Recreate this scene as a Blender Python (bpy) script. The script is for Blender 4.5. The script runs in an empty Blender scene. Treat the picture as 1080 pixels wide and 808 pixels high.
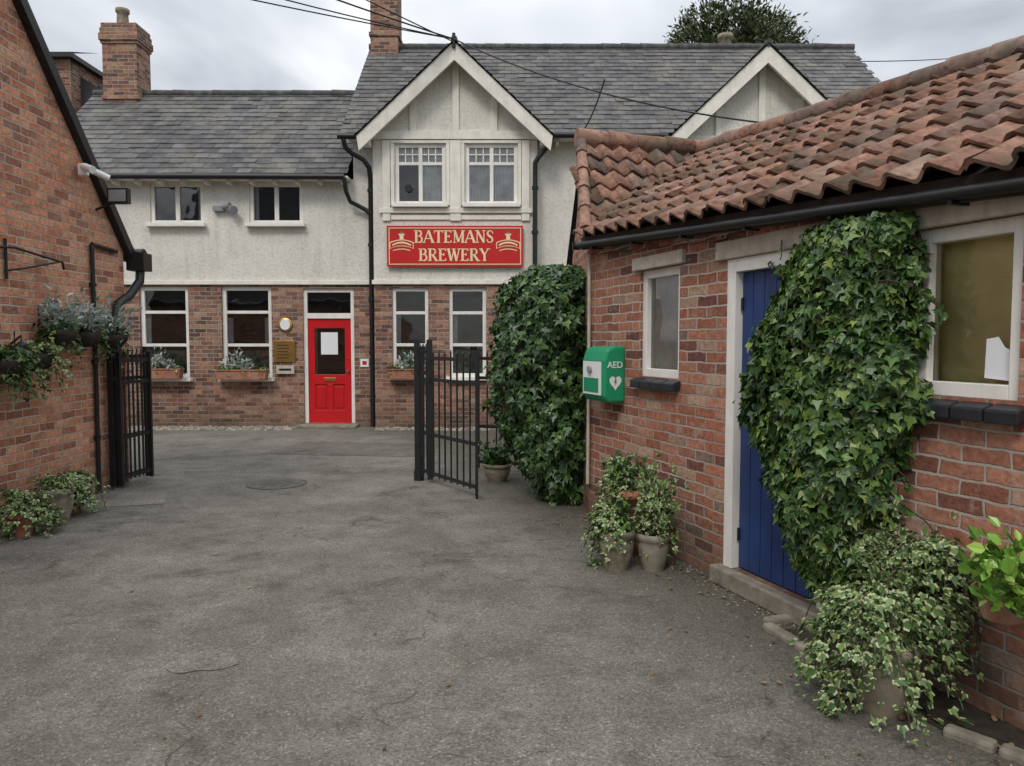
import bpy, math, random
import numpy as np
from mathutils import Vector, Matrix
random.seed(7); rng=np.random.default_rng(7)
S=bpy.context.scene
COL=S.collection
R=random.uniform

# ---------------------------------------------------------------- nodes
def new(nt,t,inp=None,**p):
    n=nt.nodes.new(t)
    for k,v in p.items(): setattr(n,k,v)
    for k,v in (inp or {}).items():
        s=n.inputs[k]
        if isinstance(v,bpy.types.NodeSocket): nt.links.new(v,s)
        else:
            if s.type=='RGBA' and len(v)==3: v=(*v,1)
            s.default_value=v
    return n
def mixc(nt,f,a,b,blend='MIX'):
    n=new(nt,'ShaderNodeMix',data_type='RGBA',blend_type=blend)
    for i,v in ((0,f),(6,a),(7,b)):
        s=n.inputs[i]
        if isinstance(v,bpy.types.NodeSocket): nt.links.new(v,s)
        else: s.default_value=(*v,1) if (i>0 and len(v)==3) else v
    return n.outputs[2]
def ramp(nt,f,stops,interp='LINEAR'):
    n=new(nt,'ShaderNodeValToRGB',{0:f}); r=n.color_ramp; r.interpolation=interp
    while len(r.elements)<len(stops): r.elements.new(.5)
    for e,(p,c) in zip(r.elements,stops):
        e.position=p; e.color=(*c,1) if isinstance(c,tuple) else (c,c,c,1)
    return n.outputs[0]
def math_(nt,op,a,b=0.0,c=None):
    d={0:a,1:b}
    if c is not None: d[2]=c
    return new(nt,'ShaderNodeMath',d,operation=op).outputs[0]
def base(name):
    m=bpy.data.materials.new(name); m.use_nodes=True
    nt=m.node_tree; nt.nodes.clear()
    o=nt.nodes.new('ShaderNodeOutputMaterial'); b=nt.nodes.new('ShaderNodeBsdfPrincipled')
    nt.links.new(b.outputs[0],o.inputs[0]); return m,nt,b
def noise(nt,vec,scale,detail=3,rough=.6,dist=0):
    return new(nt,'ShaderNodeTexNoise',{'Vector':vec,'Scale':scale,'Detail':min(detail,4),'Roughness':rough,'Distortion':dist}).outputs[0]
def bump(nt,b,h,strength=.5,dist=.01):
    n=new(nt,'ShaderNodeBump',{'Height':h,'Strength':strength,'Distance':dist}); nt.links.new(n.outputs[0],b.inputs['Normal'])
def objc(nt): return new(nt,'ShaderNodeTexCoord').outputs['Object']
def scalev(nt,v,s): return new(nt,'ShaderNodeVectorMath',{0:v,1:s},operation='MULTIPLY').outputs[0]

def pmat(name,col,rough=.6,var=.25,scale=6,bmp=.15,metal=0,dirt=None,spec=.4):
    m,nt,b=base(name); oc=objc(nt)
    n=noise(nt,oc,scale,3); lo=tuple(c*(1-var) for c in col); hi=tuple(min(1,c*(1+var*.6)) for c in col)
    c=ramp(nt,n,[(.3,lo),(.7,hi)])
    if dirt:
        st=noise(nt,scalev(nt,oc,(3,3,.5)),2.0,4,.7)
        c=mixc(nt,ramp(nt,st,[(.48,0.0),(.72,dirt[1])]),c,dirt[0])
    nt.links.new(c,b.inputs['Base Color'])
    b.inputs['Roughness'].default_value=rough; b.inputs['Metallic'].default_value=metal
    b.inputs['Specular IOR Level'].default_value=spec
    if bmp: bump(nt,b,noise(nt,oc,scale*12,2),bmp,.004)
    return m

def brickmat(name,stops,mortar,bw=.23,rh=.077,ms=.006,white=.25,soot=.3,low_dirt=.5):
    m,nt,b=base(name)
    uv=new(nt,'ShaderNodeUVMap').outputs[0]; oc=objc(nt)
    wob=new(nt,'ShaderNodeTexNoise',{'Vector':uv,'Scale':9.0,'Detail':2.0}).outputs[1]
    w2=new(nt,'ShaderNodeVectorMath',{0:wob,1:(.5,.5,.5)},operation='SUBTRACT').outputs[0]
    w3=scalev(nt,w2,(.026,.024,0))
    vec=new(nt,'ShaderNodeVectorMath',{0:uv,1:w3},operation='ADD').outputs[0]
    br=new(nt,'ShaderNodeTexBrick',{'Vector':vec,'Color1':(0,0,0),'Color2':(1,1,1),'Mortar':(.5,.5,.5),'Scale':1.0,
        'Mortar Size':ms,'Mortar Smooth':.35,'Bias':0.0,'Brick Width':bw,'Row Height':rh})
    br.offset=.5
    c=ramp(nt,br.outputs[0],stops)
    mot=noise(nt,oc,26,4,.75)
    c=mixc(nt,1.0,c,ramp(nt,mot,[(.28,.5),(.72,1.45)]),'MULTIPLY')
    big=noise(nt,oc,1.3,4,.65)
    c=mixc(nt,ramp(nt,big,[(.42,0.0),(.7,soot)]),c,(.07,.05,.04))
    wn=noise(nt,oc,5.5,4,.8)
    c=mixc(nt,ramp(nt,wn,[(.54,0.0),(.68,white)]),c,(.45,.39,.33))
    mc=mixc(nt,ramp(nt,big,[(.3,.0),(.6,1.0)]),tuple(x*.5 for x in mortar),mortar)
    c=mixc(nt,br.outputs[1],c,mc)
    if low_dirt:
        z=new(nt,'ShaderNodeSeparateXYZ',{0:uv}).outputs[1]
        zz=math_(nt,'ADD',z,math_(nt,'MULTIPLY',wn,.5))
        c=mixc(nt,ramp(nt,zz,[(.25,low_dirt),(.8,0.0)]),c,(.06,.06,.04))
    nt.links.new(c,b.inputs['Base Color']); b.inputs['Roughness'].default_value=.9
    b.inputs['Specular IOR Level'].default_value=.25
    h=math_(nt,'SUBTRACT',math_(nt,'MULTIPLY',mot,.6),br.outputs[1])
    bump(nt,b,h,.9,.010)
    return m

def islandmat(name,stops,rough=.7,mscale=20,mot=(.7,1.2),lichen=None,spec=.4,bmp=.3):
    m,nt,b=base(name); oc=objc(nt)
    r=new(nt,'ShaderNodeNewGeometry').outputs['Random Per Island']
    c=ramp(nt,r,stops)
    n1=noise(nt,oc,mscale,4)
    c=mixc(nt,1.0,c,ramp(nt,n1,[(.3,mot[0]),(.7,mot[1])]),'MULTIPLY')
    if lichen:
        c=mixc(nt,ramp(nt,noise(nt,oc,lichen[2],4,.75),[(.48,0.0),(.66,lichen[1])]),c,lichen[0])
    nt.links.new(c,b.inputs['Base Color']); b.inputs['Roughness'].default_value=rough
    b.inputs['Specular IOR Level'].default_value=spec
    if bmp: bump(nt,b,n1,bmp*2,.006)
    return m

def leafmat(name,stops,rough=.45,edge=None):
    m,nt,b=base(name)
    r=new(nt,'ShaderNodeNewGeometry').outputs['Random Per Island']
    c=ramp(nt,r,stops)
    uv=new(nt,'ShaderNodeUVMap').outputs[0]
    sx=new(nt,'ShaderNodeSeparateXYZ',{0:uv})
    ax=math_(nt,'ABSOLUTE',sx.outputs[0])
    if edge:
        d=math_(nt,'ADD',ax,math_(nt,'MULTIPLY',math_(nt,'ABSOLUTE',math_(nt,'SUBTRACT',sx.outputs[1],.3)),.55))
        c=mixc(nt,ramp(nt,d,[(.32,0.0),(.42,.9)]),c,edge)
    else:
        c=mixc(nt,ramp(nt,ax,[(.0,.35),(.05,0.0)]),c,(.16,.22,.08))
    nt.links.new(c,b.inputs['Base Color']); b.inputs['Roughness'].default_value=rough
    b.inputs['Specular IOR Level'].default_value=.45
    return m

def glassmat():
    m=bpy.data.materials.new('window_glass'); m.use_nodes=True; nt=m.node_tree; nt.nodes.clear()
    o=nt.nodes.new('ShaderNodeOutputMaterial')
    oc=objc(nt)
    bp=new(nt,'ShaderNodeBump',{'Height':noise(nt,oc,2.2,1),'Strength':.25,'Distance':.02}).outputs[0]
    fr=new(nt,'ShaderNodeFresnel',{'IOR':1.6,'Normal':bp}).outputs[0]
    gl=new(nt,'ShaderNodeBsdfGlossy',{'Color':(1,1,1),'Roughness':.02,'Normal':bp}).outputs[0]
    tr=new(nt,'ShaderNodeBsdfTransparent',{'Color':(.9,.92,.9)}).outputs[0]
    mx=new(nt,'ShaderNodeMixShader',{0:math_(nt,'ADD',fr,.04),1:tr,2:gl})
    nt.links.new(mx.outputs[0],o.inputs[0]); return m

M={}
BR=[(0,(.12,.055,.045)),(.15,(.26,.10,.065)),(.4,(.36,.14,.085)),(.6,(.42,.20,.13)),(.78,(.31,.13,.085)),(.9,(.44,.29,.20)),(1,(.13,.08,.07))]
BR2=[(0,(.10,.055,.045)),(.25,(.22,.10,.07)),(.5,(.32,.155,.10)),(.75,(.40,.24,.16)),(.9,(.24,.13,.095)),(1,(.12,.08,.07))]
M['brick']=brickmat('old_red_brick',BR,(.46,.40,.34),ms=.008,white=.5,soot=.25,low_dirt=.6)
M['brickL']=brickmat('orange_brick',[(0,(.28,.12,.08)),(.25,(.47,.19,.105)),(.5,(.58,.26,.15)),(.75,(.60,.31,.19)),(.9,(.44,.20,.125)),(1,(.27,.13,.09))],(.52,.44,.35),ms=.008,white=.4,soot=.12)
M['brickH']=brickmat('house_brick',BR2,(.44,.40,.34),white=.3,soot=.4)
def rendermat():
    m,nt,b=base('roughcast_render'); oc=objc(nt)
    c=ramp(nt,noise(nt,oc,1.2,4),[(.3,(.62,.595,.53)),(.7,(.74,.715,.65))])
    st=noise(nt,scalev(nt,oc,(4,4,.35)),2.0,4,.7)
    c=mixc(nt,ramp(nt,st,[(.50,0.0),(.74,.40)]),c,(.42,.39,.32))
    fn=noise(nt,oc,21,4,.8)
    c=mixc(nt,1.0,c,ramp(nt,fn,[(.34,.82),(.5,1.0),(.7,1.06)]),'MULTIPLY')
    nt.links.new(c,b.inputs['Base Color']); b.inputs['Roughness'].default_value=.95
    bump(nt,b,fn,.7,.022); return m
M['render']=rendermat()
M['white']=pmat('white_gloss_paint',(.78,.76,.71),.4,.1,5,.08,dirt=((.42,.40,.34),.3))
M['cream']=pmat('cream_painted_timber',(.76,.73,.65),.55,.12,5,.15,dirt=((.45,.42,.34),.4))
M['black']=pmat('black_iron_paint',(.015,.015,.016),.42,.3,9,.15)
M['fascia']=pmat('dark_fascia_timber',(.06,.045,.035),.8,.4,9,.3)
M['red']=pmat('red_door_paint',(.52,.012,.016),.28,.12,3,.04,spec=.5)
M['signred']=pmat('sign_red_enamel',(.50,.014,.014),.35,.06,2,.0)
M['gold']=pmat('gold_lettering',(.80,.66,.38),.45,.08,5,0)
M['blue']=pmat('blue_door_paint',(.02,.05,.17),.45,.25,3,.12,dirt=((.03,.04,.07),.5))
M['stone']=pmat('weathered_stone',(.24,.215,.17),.85,.4,9,.4,dirt=((.09,.085,.055),.6))
M['lintel']=pmat('painted_lintel',(.52,.46,.38),.8,.25,7,.3,dirt=((.25,.2,.16),.6))
M['sillb']=pmat('blue_black_sill_brick',(.022,.024,.03),.35,.4,14,.2)
M['iron']=pmat('worn_iron_cover',(.105,.098,.085),.75,.35,14,.3)
M['terra']=pmat('terracotta',(.34,.14,.08),.8,.35,10,.3,dirt=((.35,.33,.28),.5))
M['stonepot']=pmat('stoneware_pot',(.25,.215,.155),.7,.45,12,.4,dirt=((.09,.11,.05),.75))
M['soil']=pmat('soil',(.035,.028,.02),.95,.5,20,.6)
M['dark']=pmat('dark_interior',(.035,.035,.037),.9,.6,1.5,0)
M['interiorY']=pmat('interior_wall_ochre',(.78,.70,.34),.8,.25,1.6,0)
M['curtain']=pmat('curtain',(.80,.80,.82),.9,.25,5,.0)
M['glass']=glassmat()
M['slate']=islandmat('roof_slate',[(0,(.055,.053,.056)),(.4,(.085,.082,.083)),(.8,(.125,.12,.117)),(1,(.065,.06,.06))],.65,7,(.62,1.3),((.17,.16,.125),.6,1.3),spec=.35)
M['slatebase']=pmat('roof_underlay',(.05,.05,.055),.8,.2,5,0)
M['ridge']=pmat('ridge_tile',(.065,.062,.065),.8,.4,8,.4,dirt=((.2,.19,.15),.5))
M['pantile']=islandmat('clay_pantile',[(0,(.13,.075,.055)),(.2,(.26,.14,.10)),(.5,(.35,.20,.145)),(.75,(.29,.18,.145)),(.9,(.14,.10,.085)),(1,(.42,.29,.22))],.92,16,(.42,1.3),((.115,.105,.075),.9,4.0),spec=.12,bmp=.5)
M['ivy']=leafmat('ivy_leaf',[(0,(.014,.04,.01)),(.35,(.035,.085,.018)),(.65,(.065,.13,.03)),(.88,(.12,.20,.045)),(1,(.22,.28,.06))],.38)
M['ivyd']=leafmat('ivy_leaf_dark',[(0,(.014,.04,.012)),(.5,(.032,.08,.02)),(.85,(.06,.13,.03)),(1,(.12,.19,.05))],.38)
M['varieg']=leafmat('variegated_ivy_leaf',[(0,(.04,.09,.025)),(.5,(.08,.15,.04)),(1,(.16,.24,.07))],.45,edge=(.42,.45,.24))
M['silver']=leafmat('silver_leaf',[(0,(.20,.25,.22)),(.5,(.33,.38,.35)),(1,(.45,.5,.45))],.7)
M['lime']=leafmat('lime_leaf',[(0,(.06,.16,.02)),(.5,(.14,.30,.04)),(1,(.30,.46,.08))],.35)
M['tree']=leafmat('yew_leaf',[(0,(.014,.024,.007)),(.5,(.035,.052,.014)),(.85,(.08,.095,.028)),(1,(.13,.13,.045))],.6)
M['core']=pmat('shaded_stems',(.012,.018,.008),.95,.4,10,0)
M['bark']=pmat('bark',(.07,.05,.035),.9,.4,12,.3)
M['brass']=pmat('brass',(.55,.38,.13),.35,.2,8,.05,metal=1)
M['paper']=pmat('paper',(.75,.76,.78),.7,.05,3,0)
M['green']=pmat('green_plastic',(.015,.27,.13),.35,.06,3,.02)
M['wplastic']=pmat('white_plastic',(.75,.77,.76),.4,.05,3,.02)
M['grey']=pmat('grey_metal',(.25,.26,.27),.5,.15,8,.1)
M['cobble']=islandmat('cobble_stone',[(0,(.14,.125,.10)),(.5,(.24,.215,.18)),(1,(.34,.31,.27))],.85,25)
M['leaflit']=islandmat('leaf_litter',[(0,(.10,.06,.03)),(.5,(.20,.13,.06)),(1,(.30,.22,.10))],.8,30,bmp=0)

def stainglass():
    m,nt,b=base('leaded_coloured_glass'); oc=objc(nt)
    v=new(nt,'ShaderNodeTexVoronoi',{'Vector':oc,'Scale':14.0})
    c=ramp(nt,new(nt,'ShaderNodeSeparateXYZ',{0:v.outputs['Color']}).outputs[0],[(0,(.03,.04,.04)),(.4,(.08,.18,.15)),(.7,(.25,.3,.24)),(1,(.28,.14,.07))])
    nt.links.new(c,b.inputs['Base Color']); b.inputs['Roughness'].default_value=.25; return m
M['stain']=stainglass()

def asphalt(name='worn_asphalt',k=1.0):
    m,nt,b=base(name); oc=objc(nt)
    big=noise(nt,oc,.5,4,.65,.5); mid=noise(nt,oc,3.0,4,.75)
    c=ramp(nt,big,[(.3,(.122*k,.113*k,.096*k)),(.5,(.165*k,.153*k,.132*k)),(.7,(.215*k,.201*k,.175*k))])
    c=mixc(nt,1.0,c,ramp(nt,mid,[(.3,.72),(.7,1.18)]),'MULTIPLY')
    st=noise(nt,oc,1.25,4,.8,.3)
    c=mixc(nt,ramp(nt,st,[(.53,0.0),(.66,.6)]),c,(.070,.067,.050))
    sep=new(nt,'ShaderNodeSeparateXYZ',{0:oc})
    e=math_(nt,'ADD',math_(nt,'ADD',sep.outputs[0],math_(nt,'MULTIPLY',sep.outputs[1],.36)),math_(nt,'MULTIPLY',mid,1.1))
    c=mixc(nt,ramp(nt,math_(nt,'MULTIPLY',e,.25),[(.70,0.0),(.92,.65)]),c,(.058,.055,.038))
    vo=new(nt,'ShaderNodeTexVoronoi',{'Vector':oc,'Scale':120.0})
    ag=new(nt,'ShaderNodeSeparateXYZ',{0:vo.outputs['Color']}).outputs[0]
    c=mixc(nt,1.0,c,ramp(nt,ag,[(0,.60),(.5,1.0),(.9,1.15),(1,1.8)]),'MULTIPLY')
    ds=new(nt,'ShaderNodeTexNoise',{'Vector':oc,'Scale':2.6,'Detail':3.0}).outputs[1]
    cv=new(nt,'ShaderNodeVectorMath',{0:oc,1:scalev(nt,ds,(.7,.7,0))},operation='ADD').outputs[0]
    cr=new(nt,'ShaderNodeTexVoronoi',{'Vector':cv,'Scale':.55},feature='DISTANCE_TO_EDGE').outputs[0]
    crf=math_(nt,'MULTIPLY',ramp(nt,cr,[(.0,1.0),(.006,0.0)]),ramp(nt,st,[(.46,0.0),(.58,.6)]))
    c=mixc(nt,crf,c,(.038,.035,.026))
    nt.links.new(c,b.inputs['Base Color']); b.inputs['Roughness'].default_value=.88
    b.inputs['Specular IOR Level'].default_value=.3
    h=math_(nt,'ADD',math_(nt,'MULTIPLY',ag,.35),math_(nt,'ADD',math_(nt,'MULTIPLY',mid,1.4),math_(nt,'MULTIPLY',crf,-1.2)))
    bump(nt,b,h,.7,.008); return m
M['asphalt']=asphalt()
M['patch']=asphalt('asphalt_repair',.78)
M['patchl']=asphalt('asphalt_repair_pale',1.22)
M['ground']=pmat('grass_ground',(.06,.08,.03),.95,.4,2,0)

# ---------------------------------------------------------------- mesh builder
def empty(name,loc=(0,0,0),rot=0):
    o=bpy.data.objects.new(name,None); o.location=loc; o.rotation_euler=(0,0,rot); o.empty_display_size=.2
    COL.objects.link(o); return o
class MB:
    def __init__(s): s.v=[];s.f=[];s.m=[];s.s=[]
    def poly(s,pts,m=0,sm=False):
        i=len(s.v); s.v+= [tuple(p) for p in pts]; s.f.append(tuple(range(i,i+len(pts)))); s.m.append(m); s.s.append(sm)
    def mesh(s,vs,fs,m=0,sm=False):
        i=len(s.v); s.v+=[tuple(p) for p in vs]
        for f in fs: s.f.append(tuple(j+i for j in f)); s.m.append(m); s.s.append(sm)
    def box(s,x0,x1,y0,y1,z0,z1,m=0):
        v=[(x0,y0,z0),(x1,y0,z0),(x1,y1,z0),(x0,y1,z0),(x0,y0,z1),(x1,y0,z1),(x1,y1,z1),(x0,y1,z1)]
        s.mesh(v,[(0,3,2,1),(4,5,6,7),(0,1,5,4),(1,2,6,5),(2,3,7,6),(3,0,4,7)],m)
    def ext(s,pts,y0,y1,m=0):
        n=len(pts); v=[(x,y0,z) for x,z in pts]+[(x,y1,z) for x,z in pts]
        s.mesh(v,[tuple(range(n)),tuple(range(2*n-1,n-1,-1))]+[(i,i+n,(i+1)%n+n,(i+1)%n) for i in range(n)],m)
    def beam(s,p0,p1,w,h,m=0,up=(0,0,1)):
        p0=Vector(p0);p1=Vector(p1);d=(p1-p0).normalized();a=d.cross(Vector(up)).normalized()*w/2;b=a.cross(d).normalized()*h/2
        v=[p+sa*a+sb*b for p in (p0,p1) for sa,sb in((-1,-1),(1,-1),(1,1),(-1,1))]
        s.mesh(v,[(3,2,1,0),(4,5,6,7),(0,1,5,4),(1,2,6,5),(2,3,7,6),(3,0,4,7)],m)
    def tube(s,pts,r,n=8,m=0,cap=True):
        pts=[Vector(p) for p in pts]; rr=r if isinstance(r,(list,tuple)) else [r]*len(pts)
        vs=[];a=None
        for i,p in enumerate(pts):
            d=(pts[min(i+1,len(pts)-1)]-pts[max(i-1,0)]).normalized()
            if a is None:
                a=d.cross(Vector((0,0,1)))
                if a.length<.05: a=d.cross(Vector((0,1,0)))
            a=(a-d*a.dot(d)).normalized(); b=d.cross(a)
            for k in range(n):
                t=2*math.pi*k/n; vs.append(p+(a*math.cos(t)+b*math.sin(t))*rr[i])
        fs=[(i*n+k,i*n+(k+1)%n,(i+1)*n+(k+1)%n,(i+1)*n+k) for i in range(len(pts)-1) for k in range(n)]
        s.mesh(vs,fs,m,True)
        if cap:
            s.poly([vs[k] for k in range(n-1,-1,-1)],m); s.poly(vs[-n:],m)
    def lathe(s,c,prof,n=20,m=0):
        vs=[(c[0]+r*math.cos(2*math.pi*k/n),c[1]+r*math.sin(2*math.pi*k/n),c[2]+z) for r,z in prof for k in range(n)]
        fs=[(i*n+k,i*n+(k+1)%n,(i+1)*n+(k+1)%n,(i+1)*n+k) for i in range(len(prof)-1) for k in range(n)]
        s.mesh(vs,fs,m,True)
    def build(s,name,mats,parent=None,bevel=0):
        me=bpy.data.meshes.new(name); me.from_pydata(s.v,[],s.f)
        for m in mats: me.materials.append(M[m])
        me.polygons.foreach_set('material_index',s.m); me.polygons.foreach_set('use_smooth',s.s)
        uv=me.uv_layers.new(name='UVMap'); vv=me.vertices
        for p in me.polygons:
            n=p.normal
            for li in p.loop_indices:
                c=vv[me.loops[li].vertex_index].co
                if abs(n.z)>.8: q=(c.x,c.y)
                elif abs(n.x)>abs(n.y): q=(c.y+.11,c.z)
                else: q=(c.x,c.z)
                uv.data[li].uv=q
        me.update()
        o=bpy.data.objects.new(name,me); COL.objects.link(o)
        if parent: o.parent=parent
        if bevel:
            md=o.modifiers.new('b','BEVEL'); md.width=bevel; md.segments=2; md.limit_method='ANGLE'
        return o
def wall(mb,x0,x1,z0,z1,y,holes,depth=.12,m=0,mr=None):
    mr=m if mr is None else mr
    xs=sorted({x0,x1,*[h[0] for h in holes],*[h[1] for h in holes]}); zs=sorted({z0,z1,*[h[2] for h in holes],*[h[3] for h in holes]})
    for a,b in zip(xs,xs[1:]):
        for c,d in zip(zs,zs[1:]):
            mx,mz=(a+b)/2,(c+d)/2
            if any(h[0]<mx<h[1] and h[2]<mz<h[3] for h in holes): continue
            mb.poly([(a,y,c),(b,y,c),(b,y,d),(a,y,d)],m)
    for a,b,c,d in holes:
        y2=y+depth
        mb.poly([(a,y,c),(a,y,d),(a,y2,d),(a,y2,c)],mr); mb.poly([(b,y,c),(b,y2,c),(b,y2,d),(b,y,d)],mr)
        mb.poly([(a,y,d),(b,y,d),(b,y2,d),(a,y2,d)],mr); mb.poly([(a,y,c),(a,y2,c),(b,y2,c),(b,y,c)],mr)

def window(parent,name,x0,x1,z0,z1,y,cols=(),rows=(),fr=.06,bar=.035,inner='dark',sill=True,curt=None,stain=None,sub=None,sillm='white',dep=.42):
    mb=MB(); f=fr
    mb.box(x0,x0+f,y,y+.07,z0,z1); mb.box(x1-f,x1,y,y+.07,z0,z1)
    mb.box(x0+f,x1-f,y+.001,y+.069,z1-f,z1); mb.box(x0+f,x1-f,y+.001,y+.069,z0,z0+f)
    for c in cols: xc=x0+(x1-x0)*c; mb.box(xc-bar,xc+bar,y+.006,y+.066,z0+f,z1-f)
    for r in rows: zc=z0+(z1-z0)*r; mb.box(x0+f,x1-f,y+.011,y+.062,zc-bar*.8,zc+bar*.8)
    for (xa,za,xb,zb) in (sub or []):
        X=lambda q:x0+(x1-x0)*q; Z=lambda q:z0+(z1-z0)*q
        mb.box(X(xa)-.011,X(xb)+.011,y+.022,y+.058,Z(za)-.011,Z(zb)+.011)
    mb.poly([(x0+f,y+.04,z0+f),(x1-f,y+.04,z0+f),(x1-f,y+.04,z1-f),(x0+f,y+.04,z1-f)],1)
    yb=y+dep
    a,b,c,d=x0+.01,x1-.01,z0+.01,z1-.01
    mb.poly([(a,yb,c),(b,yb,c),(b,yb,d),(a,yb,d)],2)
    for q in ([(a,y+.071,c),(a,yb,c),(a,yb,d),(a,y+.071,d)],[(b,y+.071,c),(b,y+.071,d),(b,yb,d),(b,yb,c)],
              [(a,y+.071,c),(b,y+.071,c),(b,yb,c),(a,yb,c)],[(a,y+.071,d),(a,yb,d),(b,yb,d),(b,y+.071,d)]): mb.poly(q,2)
    if curt:
        for (qa,qb,za,zb) in curt:
            n=14; xa=x0+(x1-x0)*qa; xb=x0+(x1-x0)*qb; Za=z0+(z1-z0)*za; Zb=z0+(z1-z0)*zb
            for i in range(n):
                u0=xa+(xb-xa)*i/n; u1=xa+(xb-xa)*(i+1)/n
                ya=y+.075+(.02 if i%2 else 0); yc=y+.075+(0 if i%2 else .02)
                mb.poly([(u0,ya,Za),(u1,yc,Za),(u1,yc,Zb),(u0,ya,Zb)],3)
    if stain:
        za,zb=stain; Za=z0+(z1-z0)*za; Zb=z0+(z1-z0)*zb
        mb.poly([(x0+f,y+.055,Za),(x1-f,y+.055,Za),(x1-f,y+.055,Zb),(x0+f,y+.055,Zb)],4)
    if sill: mb.box(x0-.05,x1+.05,y-.16,y-.001,z0-.06,z0+.004,5)
    return mb.build(name,['white','glass',inner,'curtain','stain',sillm],parent,bevel=.004)

def tiles(mb,O,U,V,ul,vl,w,g,mode,keep=None,m=0):
    O=Vector(O);U=Vector(U).normalized();V=Vector(V).normalized();Nn=U.cross(V).normalized()
    nr=int(math.ceil(vl/g)); nc=int(math.ceil(ul/w))+1
    for r in range(nr):
        off=(w/2 if (r%2 and mode=='slate') else 0)-(w/2 if mode=='slate' else 0)
        for c in range(nc):
            u0=c*w+off; v0=r*g
            ctr=O+U*(u0+w/2)+V*(v0+g/2)
            if u0+w/2>ul+.01 or u0+w/2<-.01: continue
            if keep and not keep(ctr): continue
            if mode=='slate':
                ua,ub=max(0,u0+.003),min(ul,u0+w-.003)
                if ub-ua<.03: continue
                j=R(-.006,.006); hb=.016+R(0,.009); vt=min(vl,v0+g+.03); tl=R(-.005,.005)
                if random.random()<.015: j-=.03
                P=lambda u,v,h:O+U*u+V*v+Nn*h
                v=[P(ua,v0+j,hb),P(ub,v0+j,hb+tl),P(ub,vt,.006),P(ua,vt,.006),P(ua,v0+j,hb-.014),P(ub,v0+j,hb+tl-.014)]
                mb.mesh(v,[(0,1,2,3),(4,5,1,0)],m)
            else:
                n=10; j=R(-.016,.014); hj=R(-.006,.010); tw=R(-.022,.022); uj=R(-.007,.007)
                top=[];bot=[];lip=[]
                for i in range(n+1):
                    t=i/n*1.06; h=.027*math.sin(2*math.pi*t)+.008*math.sin(4*math.pi*t)
                    u=u0+uj+t*w
                    bot.append(O+U*u+V*(v0+j+tw*(t-.5))+Nn*(h+.046+hj)); top.append(O+U*u+V*(min(v0+g+.05,vl+.02))+Nn*(h+.014))
                    lip.append(O+U*u+V*(v0+j+tw*(t-.5)+.004)+Nn*(h+.024+hj))
                vs=bot+top+lip; k=n+1
                mb.mesh(vs,[(i,i+1,k+i+1,k+i) for i in range(n)],m,True)
                i0=len(mb.v)-len(vs)
                for i in range(n):
                    mb.f.append((i0+2*k+i,i0+2*k+i+1,i0+i+1,i0+i)); mb.m.append(m); mb.s.append(False)

# ---------------------------------------------------------------- foliage
IVY=(np.array([(0,-.05,0),(-.40,-.12,.05),(-.52,.30,.10),(-.22,.42,.05),(0,1,-.10),(.22,.42,.05),(.52,.30,.10),(.40,-.12,.05)]),[(0,4,3,2,1),(0,7,6,5,4)])
NAR=(np.array([(0,0,0),(-.17,.45,.05),(0,1,-.08),(.17,.45,.05)]),[(0,2,1),(0,3,2)])
OVA=(np.array([(0,0,0),(-.28,.25,.06),(-.30,.6,.06),(0,1,-.08),(.30,.6,.06),(.28,.25,.06)]),[(0,3,2,1),(0,5,4,3)])
def leaves(name,P,N,T,size,mat,parent,tmpl=IVY):
    P=np.asarray(P,float);N=np.asarray(N,float);T=np.asarray(T,float)
    N/=np.linalg.norm(N,axis=1,keepdims=True)+1e-9
    T=T-N*(T*N).sum(1,keepdims=True); T/=np.linalg.norm(T,axis=1,keepdims=True)+1e-9
    B=np.cross(T,N); tv,tf=tmpl; k=len(tv)
    s=np.asarray(size).reshape(-1,1,1)
    V=P[:,None,:]+s*(tv[None,:,0:1]*B[:,None,:]+tv[None,:,1:2]*T[:,None,:]+tv[None,:,2:3]*N[:,None,:])
    n=len(P); V=V.reshape(-1,3)
    faces=[]
    for i in range(n):
        for f in tf: faces.append(tuple(i*k+j for j in f))
    me=bpy.data.meshes.new(name); me.from_pydata(V.tolist(),[],faces)
    uv=me.uv_layers.new(name='UVMap')
    one=np.concatenate([tv[list(f),:2] for f in tf]); uv.data.foreach_set('uv',np.tile(one,(n,1)).ravel())
    me.materials.append(M[mat]); me.update()
    o=bpy.data.objects.new(name,me); COL.objects.link(o); o.parent=parent; return o
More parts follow.
